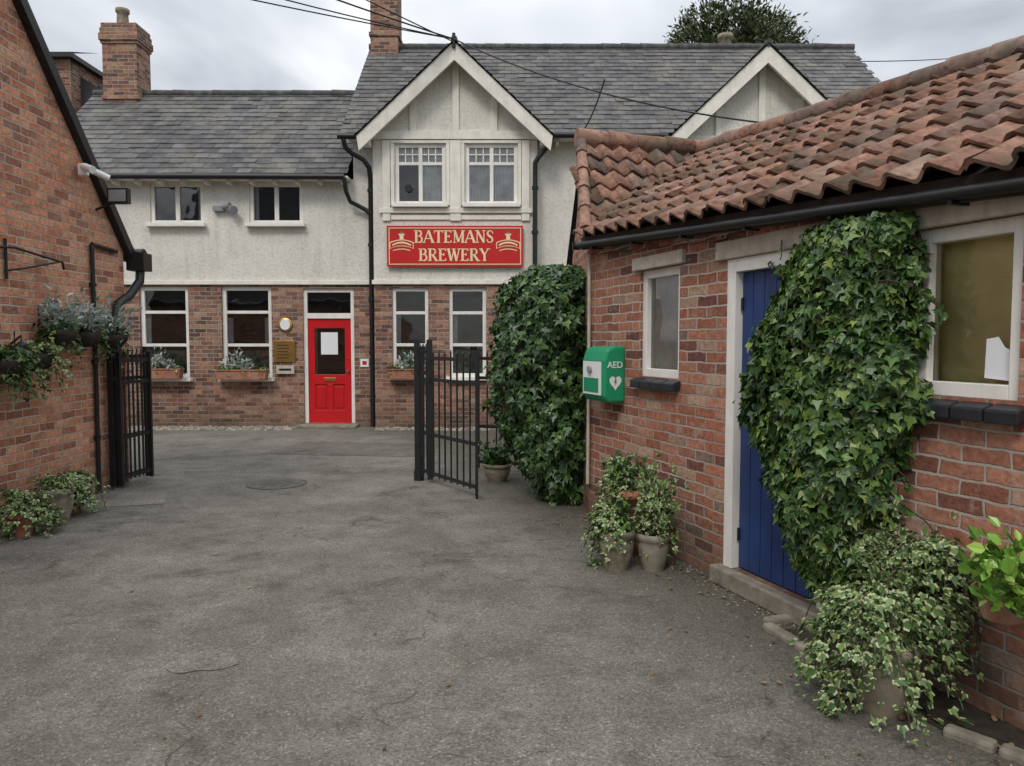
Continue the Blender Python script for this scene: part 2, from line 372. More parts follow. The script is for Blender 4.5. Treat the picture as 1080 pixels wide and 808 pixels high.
def ivy_mass(parent,zs,Ls,Rs,Ds,full,O,es,ed,n,size,mat,cap=0):
    O=np.array(O);es=np.array(es);ed=np.array(ed);ez=np.array((0,0,1.))
    z=rng.uniform(zs[0],zs[-1],n); t=rng.uniform(0,2*math.pi if full else math.pi,n)
    def shape(z,t):
        L=np.interp(z,zs,Ls);Rr=np.interp(z,zs,Rs);D=np.interp(z,zs,Ds); c=(L+Rr)/2;h=(Rr-L)/2
        lump=1+.09*np.sin(5*z+3*t)+.08*np.sin(11*z-5*t+1)+.07*np.sin(19*z+9*t)+.04*np.sin(33*z-14*t)
        return c,h*lump,D*lump
    c,h,D=shape(z,t); dep=1-np.abs(rng.normal(0,.11,n))+rng.uniform(0,.09,n)
    if cap:
        q=int(n*cap); dep[:q]=np.sqrt(rng.uniform(0,1,q)); z[:q]=zs[-1]-.30*dep[:q]**2+.02
        c[:q],h[:q],D[:q]=shape(np.full(q,zs[-1]-.3),t[:q])
    s=c+h*np.cos(t)*dep; d=D*np.sin(t)*dep
    P=O+s[:,None]*es+d[:,None]*ed+z[:,None]*ez
    up=np.full(n,.35)
    if cap: up[:q]=1.6
    Nn=(np.cos(t)*.8)[:,None]*es+np.sin(t)[:,None]*ed+up[:,None]*ez+rng.normal(0,.42,(n,3))
    T=rng.normal(0,.6,(n,3))+np.array((0,0,-1.))
    leaves('foliage',P,Nn,T,size*rng.uniform(.5,1.3,n),mat,parent)
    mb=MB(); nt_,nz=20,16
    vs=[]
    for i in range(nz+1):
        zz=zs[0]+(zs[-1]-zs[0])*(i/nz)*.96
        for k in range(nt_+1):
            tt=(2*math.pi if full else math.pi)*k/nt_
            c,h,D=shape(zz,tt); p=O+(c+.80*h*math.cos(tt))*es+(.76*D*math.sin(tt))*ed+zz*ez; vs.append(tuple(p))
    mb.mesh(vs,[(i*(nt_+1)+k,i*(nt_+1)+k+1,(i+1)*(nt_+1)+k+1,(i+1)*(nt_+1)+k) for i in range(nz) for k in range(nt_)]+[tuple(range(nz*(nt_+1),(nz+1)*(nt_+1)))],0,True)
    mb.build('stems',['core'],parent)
def trailing(parent,c,R0,ns,drop,size,mat,up=.12,tmpl=IVY,step=.028,zmin=.02,dirbias=None,spread=1.0,name='foliage',avoid=None,r0=0.0):
    P=[];N=[];T=[]; mb=MB()
    for i in range(ns):
        a=R(0,2*math.pi)
        if dirbias is not None and random.random()<.6: a=dirbias+random.gauss(0,.6)
        rr=R0*R(.25,1.0)*spread; dr=drop*R(.1,1.0); u=up*R(.2,1.5)
        if avoid is not None:
            df=abs((a-avoid[0]+math.pi)%(2*math.pi)-math.pi)
            if df<avoid[1] and random.random()<.75: dr*=.15; rr*=.75
        L=rr+dr+u; n=max(4,int(L/step)); pts=[]
        wa=R(-.5,.5)
        for k in range(n+1):
            t=k/n; ang=a+wa*t; q=r0+rr*t**.7
            x=c[0]+math.cos(ang)*q; y=c[1]+math.sin(ang)*q
            z=c[2]+u*3*t*(1-t)-dr*t*t
            z=max(z,zmin+R(0,.02)); pts.append((x,y,z))
            P.append((x+random.gauss(0,.018),y+random.gauss(0,.018),z+random.gauss(0,.018)))
            N.append((math.cos(ang)*.6+random.gauss(0,.45),math.sin(ang)*.6+random.gauss(0,.45),.8+random.gauss(0,.3)))
            T.append((math.cos(ang)*.6+random.gauss(0,.5),math.sin(ang)*.6+random.gauss(0,.5),-.4+random.gauss(0,.4)))
        if i%3==0: mb.tube(pts[::2] if len(pts)>6 else pts,.003,4,0,False)
    leaves(name,P,N,T,size*np.array([R(.6,1.3) for _ in P]),mat,parent,tmpl)
    mb.build('stems',['bark'],parent)
def upright(parent,c,rad,h,n,size,mat,tmpl=NAR,name='foliage'):
    P=[];N=[];T=[]
    for i in range(n):
        a=R(0,2*math.pi);q=math.sqrt(random.random()); zz=random.random()
        lump=1+.25*math.sin(3*a+c[0]*9)+.15*math.sin(7*a+zz*5)
        P.append((c[0]+math.cos(a)*rad*q*(.5+.5*zz)*lump,c[1]+math.sin(a)*rad*q*(.5+.5*zz)*lump,c[2]+h*zz*(1-.4*q*q)*lump))
        T.append((math.cos(a)*q+random.gauss(0,.4),math.sin(a)*q+random.gauss(0,.4),.7+random.gauss(0,.3)))
        N.append((random.gauss(0,1),random.gauss(0,1),.6+random.gauss(0,.5)))
    leaves(name,P,N,T,size*np.array([R(.6,1.3) for _ in P]),mat,parent,tmpl)

# ---------------------------------------------------------------- ground
mb=MB(); mb.poly([(-400,-300,-.004),(400,-300,-.004),(400,500,-.004),(-400,500,-.004)]); mb.build('ground',['ground'])
mb=MB(); mb.poly([(-30,-20,0),(30,-20,0),(30,14.3,0),(-30,14.3,0)]); mb.build('asphalt_yard',['asphalt'])
def blob(name,cx,cy,rx,ry,mat,z=.004,k=.12):
    mb=MB(); n=34; ph=R(0,6)
    mb.poly([(cx+rx*math.cos(t)*(1+k*math.sin(3*t+ph)+R(-k,k)*.5),cy+ry*math.sin(t)*(1+k*math.cos(4*t+ph)+R(-k,k)*.5),z) for t in [2*math.pi*i/n for i in range(n)]]); return mb.build(name,[mat])
blob('asphalt_repair_patch',-1.56,3.66,.17,.12,'patchl')
mb=MB(); mb.poly([(-4.02,7.15,.004),(-3.45,7.3,.004),(-3.72,7.95,.004),(-4.1,7.85,.004)]); mb.build('asphalt_repair_patch',['patchl'])
mb=MB(); mb.poly([(-3.6,10.6,.004),(-1.2,10.3,.004),(-1.1,11.6,.004),(-3.3,11.9,.004)]); mb.build('asphalt_repair_patch',['patch'])
mb=MB(); mb.lathe((-2.66,8.35,0),[(.33,.004),(.33,.007),(.27,.007),(.268,.005),(.262,.005),(.26,.008),(0.001,.008)],28)
for i in range(-4,5):
    for j in range(-4,5):
        if i*i+j*j<17: mb.box(-2.66+i*.05-.015,-2.66+i*.05+.015,8.35+j*.05-.015,8.35+j*.05+.015,.0085,.011)
mb.build('manhole_cover',['iron'])

# ---------------------------------------------------------------- main house
H=empty('rendered_brick_house')
XL,XR=-8.9,7.4; YW=14.06; YB=13.85; BX0,BX1=-2.55,.46
gw=[(-7.0,-6.08,.92,2.64),(-5.46,-4.52,.92,2.64)]; door=(-3.93,-2.97,.06,2.6)
bw=[(-2.22,-1.55,.95,2.6),(-1.17,-.48,.95,2.6)]
uw=[(-6.75,-5.75,3.80,4.56),(-4.90,-3.90,3.80,4.56)]
ubw=[(-2.14,-1.22,4.12,5.22),(-.85,.10,4.12,5.22)]
mb=MB()
wall(mb,XL,BX0,0,2.70,YW,gw+[door]); wall(mb,BX1,XR,0,2.70,YW,[])
wall(mb,BX0,BX1,0,2.70,YB,bw)
for x in(BX0,BX1): mb.poly([(x,YB,0),(x,YW,0),(x,YW,2.7),(x,YB,2.7)])
mb.poly([(XL,YW,0),(XL,18.8,0),(XL,18.8,2.7),(XL,YW,2.7)]); mb.poly([(XR,YW,0),(XR,19.8,0),(XR,19.8,2.7),(XR,YW,2.7)])
mb.build('brick_ground_floor_wall',['brickH'],H)
mb=MB()
wall(mb,XL,-2.95,2.70,4.62,YW,uw); wall(mb,-2.95,BX0,2.7,5.36,YW,[]); wall(mb,BX1,XR,2.7,5.36,YW,[])
wall(mb,BX0,BX1,2.7,5.32,YB,ubw)
for x in(BX0,BX1): mb.poly([(x,YB,2.7),(x,YW,2.7),(x,YW,5.32),(x,YB,5.32)])
mb.poly([(-2.95,YW,4.4),(-2.95,19.6,4.4),(-2.95,19.6,5.5),(-2.95,16.8,7.9),(-2.95,YW,5.4)])
mb.poly([(XR,YW,2.7),(XR,19.6,2.7),(XR,19.6,5.5),(XR,16.8,7.9),(XR,YW,5.4)])
mb.poly([(XL,YW,2.7),(XL,18.6,2.7),(XL,18.6,4.6),(XL,16.3,6.8),(XL,YW,4.6)])
mb.poly([(XL,19.7,0),(XR,19.7,0),(XR,19.7,5.4),(XL,19.7,5.4)])
GA=[(-1.025,6.86,1.655),(4.55,6.81,1.70)]; GS=.937
for xc,za,hw in GA:
    zf=za-.05-GS*hw*.97
    mb.poly([(xc-hw*.97,YB,zf),(xc+hw*.97,YB,zf),(xc,YB,za-.05)])
mb.box(GA[1][0]-1.5,GA[1][0]+1.5,YB+.002,YW-.002,4.3,5.3)
mb.build('rendered_upper_wall',['render'],H)
mb=MB()
mb.box(XL,BX0-.003,YW-.05,YW-.002,2.67,2.745); mb.box(BX0-.03,BX1+.03,YB-.05,YB-.002,2.66,2.74); mb.box(BX1+.033,XR,YW-.05,YW-.002,2.67,2.745)
for xc,za,hw in GA:
    for sgn in(-1,1):
        e=hw+.10; pts=[(xc,za+.06),(xc+sgn*e,za+.06-GS*e),(xc+sgn*(e-.04),za-.24-GS*(e-.04)),(xc,za-.26)]
        if sgn>0: pts=pts[::-1]
        mb.ext(pts,13.52+(.001 if sgn>0 else 0),13.585)
        pts=[(xc,za-.04),(xc+sgn*hw,za-.04-GS*hw),(xc+sgn*(hw-.1),za-.08-GS*(hw-.1)),(xc,za-.1)]
        if sgn>0: pts=pts[::-1]
        mb.ext(pts,13.587,YB-.001)
    mb.box(xc-hw+.05,xc+hw-.05,YB-.05,YB-.002,za-GS*hw-.02,za-GS*hw+.13)
    for dx in(-.78,0,.70):
        zt=za-GS*abs(dx)-.13; mb.box(xc+dx-.06,xc+dx+.06,YB-.045,YB-.003,za-GS*hw+.131,zt)
    for sgn in (-1,1): mb.box(xc+sgn*(hw-.03)-.09,xc+sgn*(hw-.03)+.09,13.59,YB-.055,za-GS*hw-.18,za-GS*hw-.02)
for x,w in((-2.30,.07),(-1.035,.10),(.25,.07)): mb.box(x-w,x+w,YB-.04,YB-.003,3.82,5.27)
mb.box(-2.44,.39,YB-.055,YB-.041,3.96,4.05)
for a,b in((-2.22,-1.14),(-.93,.17)):
    mb.box(a,b,YB-.03,YB-.004,3.84,3.92); mb.box(a,b,YB-.03,YB-.004,5.225,5.28)
    mb.box(a,a+.06,YB-.032,YB-.005,4.1,5.22); mb.box(b-.06,b,YB-.032,YB-.005,4.1,5.22)
mb.box(XL,-3.0,13.80,YW-.002,4.58,4.63); mb.box(-3.0,BX0-.1,13.74,YW-.002,5.30,5.37); mb.box(.66,2.78,13.74,YW-.002,5.30,5.37); mb.box(6.3,XR,13.74,YW-.002,5.30,5.37)
x=-8.6
while x<-3.1: mb.box(x,x+.06,13.83,YW-.003,4.50,4.579); x+=.42
x=.8
while x<2.8: mb.box(x,x+.06,13.80,YW-.003,5.20,5.299); x+=.42
mb.build('painted_timber_trim',['cream'],H,bevel=.004)
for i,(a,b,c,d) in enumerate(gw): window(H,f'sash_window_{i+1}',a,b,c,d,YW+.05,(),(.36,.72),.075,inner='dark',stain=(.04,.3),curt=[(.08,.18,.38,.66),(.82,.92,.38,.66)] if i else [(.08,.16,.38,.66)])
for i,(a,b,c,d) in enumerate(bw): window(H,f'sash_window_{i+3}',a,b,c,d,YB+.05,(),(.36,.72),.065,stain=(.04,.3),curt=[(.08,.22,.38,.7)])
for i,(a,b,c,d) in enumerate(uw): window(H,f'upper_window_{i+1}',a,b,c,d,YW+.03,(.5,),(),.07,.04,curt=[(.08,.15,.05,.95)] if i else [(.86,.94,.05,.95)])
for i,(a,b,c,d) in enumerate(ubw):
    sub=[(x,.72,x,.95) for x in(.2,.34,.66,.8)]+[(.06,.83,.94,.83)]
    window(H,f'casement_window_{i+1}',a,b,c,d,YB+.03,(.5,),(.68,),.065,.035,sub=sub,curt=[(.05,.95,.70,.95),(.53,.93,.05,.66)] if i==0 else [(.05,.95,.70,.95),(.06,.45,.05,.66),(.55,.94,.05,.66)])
mb=MB(); a,b,c,d=door; y=YW+.04
mb.box(a,a+.07,y,y+.07,c,d,1); mb.box(b-.07,b,y,y+.07,c,d,1); mb.box(a+.07,b-.07,y+.001,y+.07,d-.07,d,1); mb.box(a+.07,b-.07,y+.001,y+.07,2.04,2.14,1)
xa,xb=a+.074,b-.074; y1=y+.03
mb.poly([(a+.07,y+.04,2.14),(b-.07,y+.04,2.14),(b-.07,y+.04,d-.07),(a+.07,y+.04,d-.07)],2)
mb.poly([(a,y+.3,2.1),(b,y+.3,2.1),(b,y+.3,d),(a,y+.3,d)],3)
st=.12
mb.box(xa,xa+st,y1,y1+.04,c,2.036); mb.box(xb-st,xb,y1,y1+.04,c,2.036)
for za,zb in((c,c+.24),(.80,.98),(1.86,2.036)): mb.box(xa+st,xb-st,y1+.0005,y1+.04,za,zb)
xm=(xa+xb)/2; mb.box(xm-.05,xm+.05,y1+.0008,y1+.04,c+.24,.80)
mb.box(xa+st,xb-st,y1+.02,y1+.035,c+.24,.80)
for q0,q1 in((xa+st+.04,xm-.09),(xm+.09,xb-st-.04)): mb.box(q0,q1,y1+.008,y1+.02,c+.29,.75)
mb.poly([(xa+st,y1+.02,.98),(xb-st,y1+.02,.98),(xb-st,y1+.02,1.86),(xa+st,y1+.02,1.86)],2)
mb.poly([(xa+st,y1+.2,.98),(xb-st,y1+.2,.98),(xb-st,y1+.2,1.86),(xa+st,y1+.2,1.86)],3)
mb.box(xm-.17,xm+.15,y1+.012,y1+.016,1.36,1.78,4)
mb.box(xm-.11,xm+.11,y1-.012,y1,.86,.92,5); mb.tube([(xb-.06,y1-.04,1.05),(xb-.06,y1,1.05)],.025,10,5)
mb.tube([(xb-.06,y1-.015,1.3),(xb-.06,y1,1.3)],.018,10,5)
mb.build('red_front_door',['red','white','glass','dark','paper','brass'],H,bevel=.004)
mb=MB(); mb.box(a-.08,b+.08,YW-.32,YW-.002,.0,.055); mb.box(a,b,YW+.0,YW+.12,.0,.059); mb.build('door_step',['stone'],H,bevel=.01)
mz=lambda y:5.36+(y-13.72)*.877
mb=MB()
def keep_main(p):
    for xc,za,hw in GA:
        zd=za+.05-GS*abs(p.x-xc)
        if p.z<zd-.02 and abs(p.x-xc)<hw+.2: return False
    return True
V=Vector((0,3.08,2.70))
tiles(mb,(-3.12,13.72,5.36),(1,0,0),V,10.6,V.length,.27,.19,'slate',keep_main)
V2=Vector((0,2.52,2.24))
tiles(mb,(XL-.05,13.78,4.66),(1,0,0),V2,5.95,V2.length,.27,.19,'slate')
for xc,za,hw in GA:
    e=hw+.12; sl=Vector((1,0,GS)).normalized(); L=e*math.sqrt(1+GS*GS)
    kp=lambda p: p.z>mz(p.y)-.06
    tiles(mb,(xc-e,15.9,za+.07-GS*e),(0,-1,0),(sl.x,0,sl.z),2.42,L,.27,.19,'slate',kp)
    tiles(mb,(xc+e,13.48,za+.07-GS*e),(0,1,0),(-sl.x,0,sl.z),2.42,L,.27,.19,'slate',kp)
mb.build('slate_roof',['slate'],H)
mb=MB()
mb.poly([(XL-.05,13.80,4.655),(-3.1,13.80,4.655),(-3.1,16.3,6.87),(XL-.05,16.3,6.87)]); mb.poly([(XL-.05,18.85,4.6),(-3.1,18.85,4.6),(-3.1,16.3,6.87),(XL-.05,16.3,6.87)])
mb.poly([(-3.1,16.8,8.04),(7.48,16.8,8.04),(7.48,19.9,5.3),(-3.1,19.9,5.3)])
mb.poly([(-3.1,14.2,5.76),(7.46,14.2,5.76),(7.46,16.8,8.035),(-3.1,16.8,8.035)])
for x0,x1 in((-3.1,-2.62),(.6,2.9),(6.2,7.46)): mb.poly([(x0,13.74,5.36),(x1,13.74,5.36),(x1,14.2,5.76),(x0,14.2,5.76)])
for xc,za,hw in GA:
    for sg in(-1,1): mb.poly([(xc,13.5,za+.062),(xc+sg*(hw+.11),13.5,za+.062-GS*(hw+.11)),(xc+sg*(hw+.11),13.9,za+.062-GS*(hw+.11)),(xc,15.6,za+.062)])
mb.build('roof_deck',['slatebase'],H)
mb=MB()
def ridge(p0,p1,r=.085,seg=.42):
    p0=Vector(p0);p1=Vector(p1);L=(p1-p0).length;n=int(L/seg);d=(p1-p0)/n
    for i in range(n):
        a=p0+d*i+Vector((0,0,R(-.012,.012))); b=p0+d*(i+1.04)
        mb.tube([a,b],[r*R(1.02,1.18),r],8)
ridge((-3.14,16.8,8.07),(7.5,16.8,8.07)); ridge((XL-.05,16.3,6.90),(-3.0,16.3,6.90))
for xc,za,hw in GA: ridge((xc,13.5,za+.09),(xc,15.4,za+.09),.06)
mb.build('ridge_tiles',['ridge'],H)
mb=MB()
mb.tube([(XL,13.74,4.62),(-3.05,13.74,4.60)],.055,8); mb.tube([(-3.15,13.68,5.31),(-2.72,13.68,5.31)],.055,8); mb.tube([(.62,13.68,5.33),(2.82,13.68,5.31)],.055,8)
mb.tube([(6.3,13.68,5.33),(7.5,13.68,5.31)],.055,8)
pr=.045
mb.tube([(-3.05,13.68,5.27),(-3.02,13.72,5.12),(-2.92,13.8,5.03),(-2.72,13.84,4.93),(-2.63,13.9,4.80),(-2.62,13.98,4.6),(-2.62,13.98,.02)],pr,10)
mb.tube([(-3.05,13.74,4.58),(-3.03,13.76,4.35),(-2.98,13.9,4.18),(-2.72,13.96,4.05),(-2.64,13.97,3.98)],pr*.9,10)
mb.tube([(.66,13.68,5.29),(.64,13.72,5.12),(.5,13.7,4.97),(.42,13.74,4.85),(.42,13.75,4.6),(.42,13.75,2.8)],pr,10)
for z in(4.4,3.4,2.4,1.4,.5): mb.tube([(-2.62,13.98,z-.03),(-2.62,13.98,z+.03)],.062,10)
for z in(4.4,3.6,2.9): mb.tube([(.42,13.75,z-.03),(.42,13.75,z+.03)],.062,10)
mb.build('gutters_and_downpipes',['black'],H)
def chimney(name,x0,x1,y0,y1,z0,z1,pots):
    mb=MB(); mb.box(x0,x1,y0,y1,z0,z1-.42)
    for i,(q,za,zb) in enumerate(((.025,.42,.36),(.05,.36,.22),(.03,.22,.1),(.01,.1,0))): mb.box(x0-q,x1+q,y0-q,y1+q,z1-za,z1-zb)
    mb.box(x0-.03,x1+.03,y0-.03,y1+.03,z0+.9,z0+.98)
    mb.build(name,['brickH'],H)
    mb=MB()
    for px in pots: mb.lathe((px,(y0+y1)/2,z1),[(.14,0),(.125,.05),(.11,.3),(.14,.33),(.14,.4),(.09,.4),(.09,.1)],16)
    mb.build(name+'_pot',['stonepot'],H)
chimney('chimney_stack_left',-8.60,-7.88,16.0,16.6,5.8,8.27,[-8.3])
chimney('chimney_stack_centre',-3.06,-2.47,16.5,17.1,7.3,9.75,[-2.77])
mb=MB(); mb.lathe((4.75,17.0,8.0),[(.14,0),(.13,.3),(.17,.33),(.17,.42),(.1,.42)],14); mb.build('flue_pot',['stonepot'],H)
mb=MB()
mb.lathe((0,0,0),[(.001,.03),(.12,.03),(.135,.02),(.135,0)],24,0)
mb.lathe((0,0,0),[(.001,.034),(.095,.034)],24,1)
o=mb.build('round_plaque',['brass','paper']); o.location=(-4.26,YW-.002,1.92); o.rotation_euler=(math.pi/2,0,0)
mb=MB(); mb.box(-4.48,-4.08,YW-.025,YW-.002,1.22,1.62,0)
for i in range(5): mb.box(-4.42,-4.14+R(-.08,.02),YW-.028,YW-.0255,1.29+i*.06,1.305+i*.06,1)
mb.build('brass_name_plaque',['brass','black'],bevel=.004)
mb=MB(); mb.box(-4.43,-4.10,YW-.06,YW-.002,1.0,1.15,0); mb.box(-4.38,-4.15,YW-.064,YW-.0605,1.06,1.10,1); mb.build('letter_box',['lintel','black'],bevel=.006)
mb=MB(); mb.box(-2.86,-2.70,YW-.015,YW-.002,1.13,1.28,0); mb.box(-2.82,-2.74,YW-.017,YW-.0155,1.17,1.24,1); mb.build('wall_notice',['paper','signred'])
mb=MB(); mb.box(-5.55,-5.35,YW-.1,YW-.002,4.02,4.12); mb.tube([(-5.35,YW-.08,4.1),(-5.2,YW-.16,4.12)],.05,10); mb.tube([(-5.2,YW-.1,4.06),(-5.12,YW-.2,4.02)],[.06,.08],12); mb.build('floodlight',['grey'],bevel=.008)
mb=MB(); mb.tube([(-1.9,YB+.02,4.42),(-1.9,YB+.062,4.42)],.07,12); mb.build('wall_vent',['black'])

# ---------------------------------------------------------------- sign
SG=empty('brewery_sign'); ys=YB-.09
mb=MB(); sx0,sx1,sz0,sz1=-2.29,.20,2.98,3.72
mb.box(sx0,sx1,ys,YB-.03,sz0,sz1,0)
g=.035
for q in((sx0+g,sx1-g,sz1-g-.014,sz1-g),(sx0+g,sx1-g,sz0+g,sz0+g+.014),(sx0+g,sx0+g+.014,sz0+g+.015,sz1-g-.015),(sx1-g-.014,sx1-g,sz0+g+.015,sz1-g-.015)): mb.box(q[0],q[1],ys-.004,ys-.0005,q[2],q[3],1)
mb.build('board',['signred','gold'],SG)
a,b=.17,.075
LT={'A':(.8,[((0,0),(.4,1),b),((.4,1),(.8,0),a),((.17,.34),(.63,.34),b)],[(0,0),(.8,0)]),
'B':(.72,[((.14,0),(.14,1),a)]+[(p,q,b if i in(0,4,5,9) else .13) for i,(p,q) in enumerate([((.14,.965),(.45,.965)),((.45,.965),(.58,.85)),((.58,.85),(.56,.62)),((.56,.62),(.42,.53)),((.42,.53),(.14,.53)),((.42,.53),(.60,.46)),((.60,.46),(.66,.26)),((.66,.26),(.60,.1)),((.60,.1),(.45,.035)),((.45,.035),(.14,.035))])],[(.1,0),(.1,1)]),
'T':(.8,[((.4,0),(.4,1),a),((.02,.96),(.78,.96),b),((.04,.96),(.04,.8),b),((.76,.96),(.76,.8),b)],[(.4,0)]),
'E':(.68,[((.14,0),(.14,1),a),((.14,.96),(.6,.96),b),((.14,.52),(.45,.52),b),((.14,.04),(.62,.04),b),((.6,.96),(.6,.8),b),((.62,.04),(.62,.2),b),((.45,.42),(.45,.62),b)],[(.1,0),(.1,1)]),
'M':(1.0,[((.14,0),(.14,1),b),((.14,1),(.5,.08),a),((.5,.08),(.86,1),b),((.86,0),(.86,1),a)],[(.14,0),(.86,0),(.1,1),(.9,1)]),
'N':(.86,[((.14,0),(.14,1),b),((.14,1),(.74,.03),a),((.74,0),(.74,1),b)],[(.14,0),(.1,1),(.74,1)]),
'S':(.62,[(p,q,w) for p,q,w in [((.56,.74),(.54,.88),b),((.54,.88),(.38,.97),b),((.38,.97),(.2,.95),b),((.2,.95),(.09,.78),.12),((.09,.78),(.16,.6),.14),((.16,.6),(.48,.42),a),((.48,.42),(.56,.24),.14),((.56,.24),(.46,.06),.12),((.46,.06),(.26,.02),b),((.26,.02),(.08,.12),b),((.08,.12),(.06,.28),b)]],[]),
'R':(.8,[((.14,0),(.14,1),a),((.14,.965),(.45,.965),b),((.45,.965),(.6,.85),.13),((.6,.85),(.58,.62),.13),((.58,.62),(.42,.5),b),((.42,.5),(.14,.5),b),((.36,.5),(.72,0),a)],[(.12,0),(.1,1),(.74,0)]),
'W':(1.08,[((.06,1),(.32,0),a),((.32,0),(.54,.9),b),((.54,.95),(.78,0),a),((.78,0),(1.02,1),b)],[(.06,1),(1.02,1),(.54,1)]),
'Y':(.78,[((.06,1),(.39,.48),a),((.72,1),(.39,.48),b),((.39,.5),(.39,0),a)],[(.06,1),(.72,1),(.39,0)])}
mb=MB()
def word(txt,xc,z0,h,wt):
    tot=sum(LT[c][0]+.10 for c in txt); sx=wt/tot; x=xc-wt/2; cnt=0
    for ch in txt:
        w,segs,ser=LT[ch]
        S2=list(segs)+[((p[0]-.16,p[1]*.94+.03),(p[0]+.16,p[1]*.94+.03),.06) for p in ser]
        for (p,q,t) in S2:
            cnt+=1
            P=Vector((x+p[0]*sx,z0+p[1]*h));Q=Vector((x+q[0]*sx,z0+q[1]*h)); d=(Q-P); d.normalize(); nn=Vector((-d.y,d.x))*t*min(sx,h)*.5*1.15
            yy=ys-.003-(cnt%17)*.0004
            mb.poly([(P.x-nn.x,yy,P.y-nn.y),(Q.x-nn.x,yy,Q.y-nn.y),(Q.x+nn.x,yy,Q.y+nn.y),(P.x+nn.x,yy,P.y+nn.y)])
        x+=(w+.10)*sx
word('BATEMANS',-1.05,3.41,.225,1.46); word('BREWERY',-1.05,3.08,.225,1.30)
mb.build('lettering',['gold'],SG)
for xc in(-2.02,-.07):
    mb=MB(); z=3.36
    def arc(z0,z1,w,y,m,k):
        n=12
        for i in range(n):
            u0=-1+2*i/n;u1=-1+2*(i+1)/n; f=lambda u:k*(1-u*u)
            mb.poly([(xc+u0*w,y,z+z0+f(u0)),(xc+u1*w,y,z+z0+f(u1)),(xc+u1*w,y,z+z1+f(u1)),(xc+u0*w,y,z+z1+f(u0))],m)
    arc(-.06,.06,.22,ys-.002,0,.05); arc(-.045,.045,.205,ys-.004,1,.05); arc(-.01,.02,.17,ys-.006,0,.05)
    arc(-.10,-.085,.16,ys-.003,0,.03)
    mb.box(xc-.035,xc+.035,ys-.004,ys-.0005,z+.11,z+.20,0); mb.box(xc-.055,xc+.055,ys-.0045,ys-.001,z+.19,z+.215,0); mb.box(xc-.02,xc+.02,ys-.005,ys-.001,z+.215,z+.25,2)
    mb.build('emblem',['gold','signred','green'],SG)

# ---------------------------------------------------------------- background house (left)
B=empty('distant_brick_house')
mb=MB(); mb.box(-14.5,-11.6,20,24,0,9.0,0); mb.box(-11.6,-9.9,20.6,24,0,7.6,0)
mb.build('walls',['brickH'],B)
mb=MB(); mb.box(-14.7,-11.45,19.8,24.2,9.0,9.12,0); mb.poly([(-11.45,20.4,8.75),(-9.6,20.4,7.55),(-9.6,24,7.55),(-11.45,24,8.75)],1); mb.poly([(-14.7,19.8,9.12),(-11.45,19.8,9.12),(-11.9,22,9.9),(-14.3,22,9.9)],1)
mb.poly([(-11.59,20.45,8.7),(-9.7,20.45,7.6),(-9.7,20.45,7.0),(-11.59,20.45,7.0)],1)
mb.build('roof',['black','slatebase'],B)
window(B,'window',-12.75,-12.15,8.15,8.85,19.9,(.5,),(.5,),.06,sill=False)

# ---------------------------------------------------------------- left outbuilding
LB=empty('brick_outbuilding'); XW=-4.4; ye,ze,yr,zr=8.5,2.66,5.0,6.6
mb=MB()
mb.poly([(XW,-4,0),(XW,ye,0),(XW,ye,ze),(XW,yr,zr),(XW,1.5,ze),(XW,-4,ze)])
mb.poly([(XW,ye,0),(-9.5,ye,0),(-9.5,ye,ze),(XW,ye,ze)])
mb.poly([(XW,-4,0),(XW,-4,ze),(-9.5,-4,ze),(-9.5,-4,0)])
mb.build('gable_wall',['brickL'],LB)
mb=MB()
sl=(zr-ze)/(ye-yr)
mb.beam((XW+.03,ye+.18,ze-.18*sl+.03),(XW+.03,yr,zr+.03),.10,.10,0); mb.beam((XW+.02,1.4,ze),(XW+.02,yr,zr+.02),.10,.11,0)
mb.poly([(XW+.06,ye+.2,ze-.1),(XW+.06,yr,zr+.1),(-9.5,yr,zr+.1),(-9.5,ye+.2,ze-.1)],1); mb.poly([(XW+.06,1.3,ze-.05),(XW+.06,yr,zr+.1),(-9.5,yr,zr+.1),(-9.5,1.3,ze-.05)],1)
mb.poly([(XW,-4,ze+.01),(XW,1.5,ze+.01),(-9.5,1.5,ze+.01),(-9.5,-4,ze+.01)],1)
mb.build('roof_and_verge',['black','slatebase'],LB)
mb=MB()
mb.tube([(-9.4,ye+.16,2.62),(XW+.16,ye+.16,2.60)],.075,10); mb.box(XW+.0,XW+.2,ye+.06,ye+.26,2.42,2.62)
mb.tube([(XW+.12,ye+.14,2.45),(XW+.12,ye+.12,2.30),(XW+.08,ye-.05,2.12),(XW+.06,ye-.25,2.02),(XW+.06,ye-.32,1.9),(XW+.06,ye-.32,.02)],.05,10)
mb.tube([(XW+.03,7.82,2.62),(XW+.03,7.82,.02)],.022,8); mb.tube([(XW+.03,7.82,2.62),(XW+.03,8.3,2.6)],.022,8)
for z in(.6,1.4,2.2): mb.box(XW+.001,XW+.05,7.79,7.85,z-.02,z+.02)
mb.build('drainpipes',['black'],LB)
mb=MB(); mb.tube([(XW,6.45,2.42),(XW+.10,6.5,2.42),(XW+.12,7.15,2.36),(XW+.10,7.2,2.30)],.012,6); mb.tube([(XW,6.5,2.22),(XW+.1,6.6,2.25),(XW+.12,7.1,2.36)],.010,6); mb.tube([(XW+.02,6.5,2.15),(XW+.02,6.5,2.5)],.014,6); mb.build('iron_wall_bracket',['black'])
mb=MB(); mb.box(XW+.03,XW+.12,7.6,7.66,3.28,3.40); mb.tube([(XW+.1,7.6,3.36),(XW+.24,7.5,3.31)],.038,12); mb.tube([(XW+.1,7.68,3.36),(XW+.24,7.8,3.29)],.035,12); mb.build('security_lamp',['wplastic'],bevel=.01)
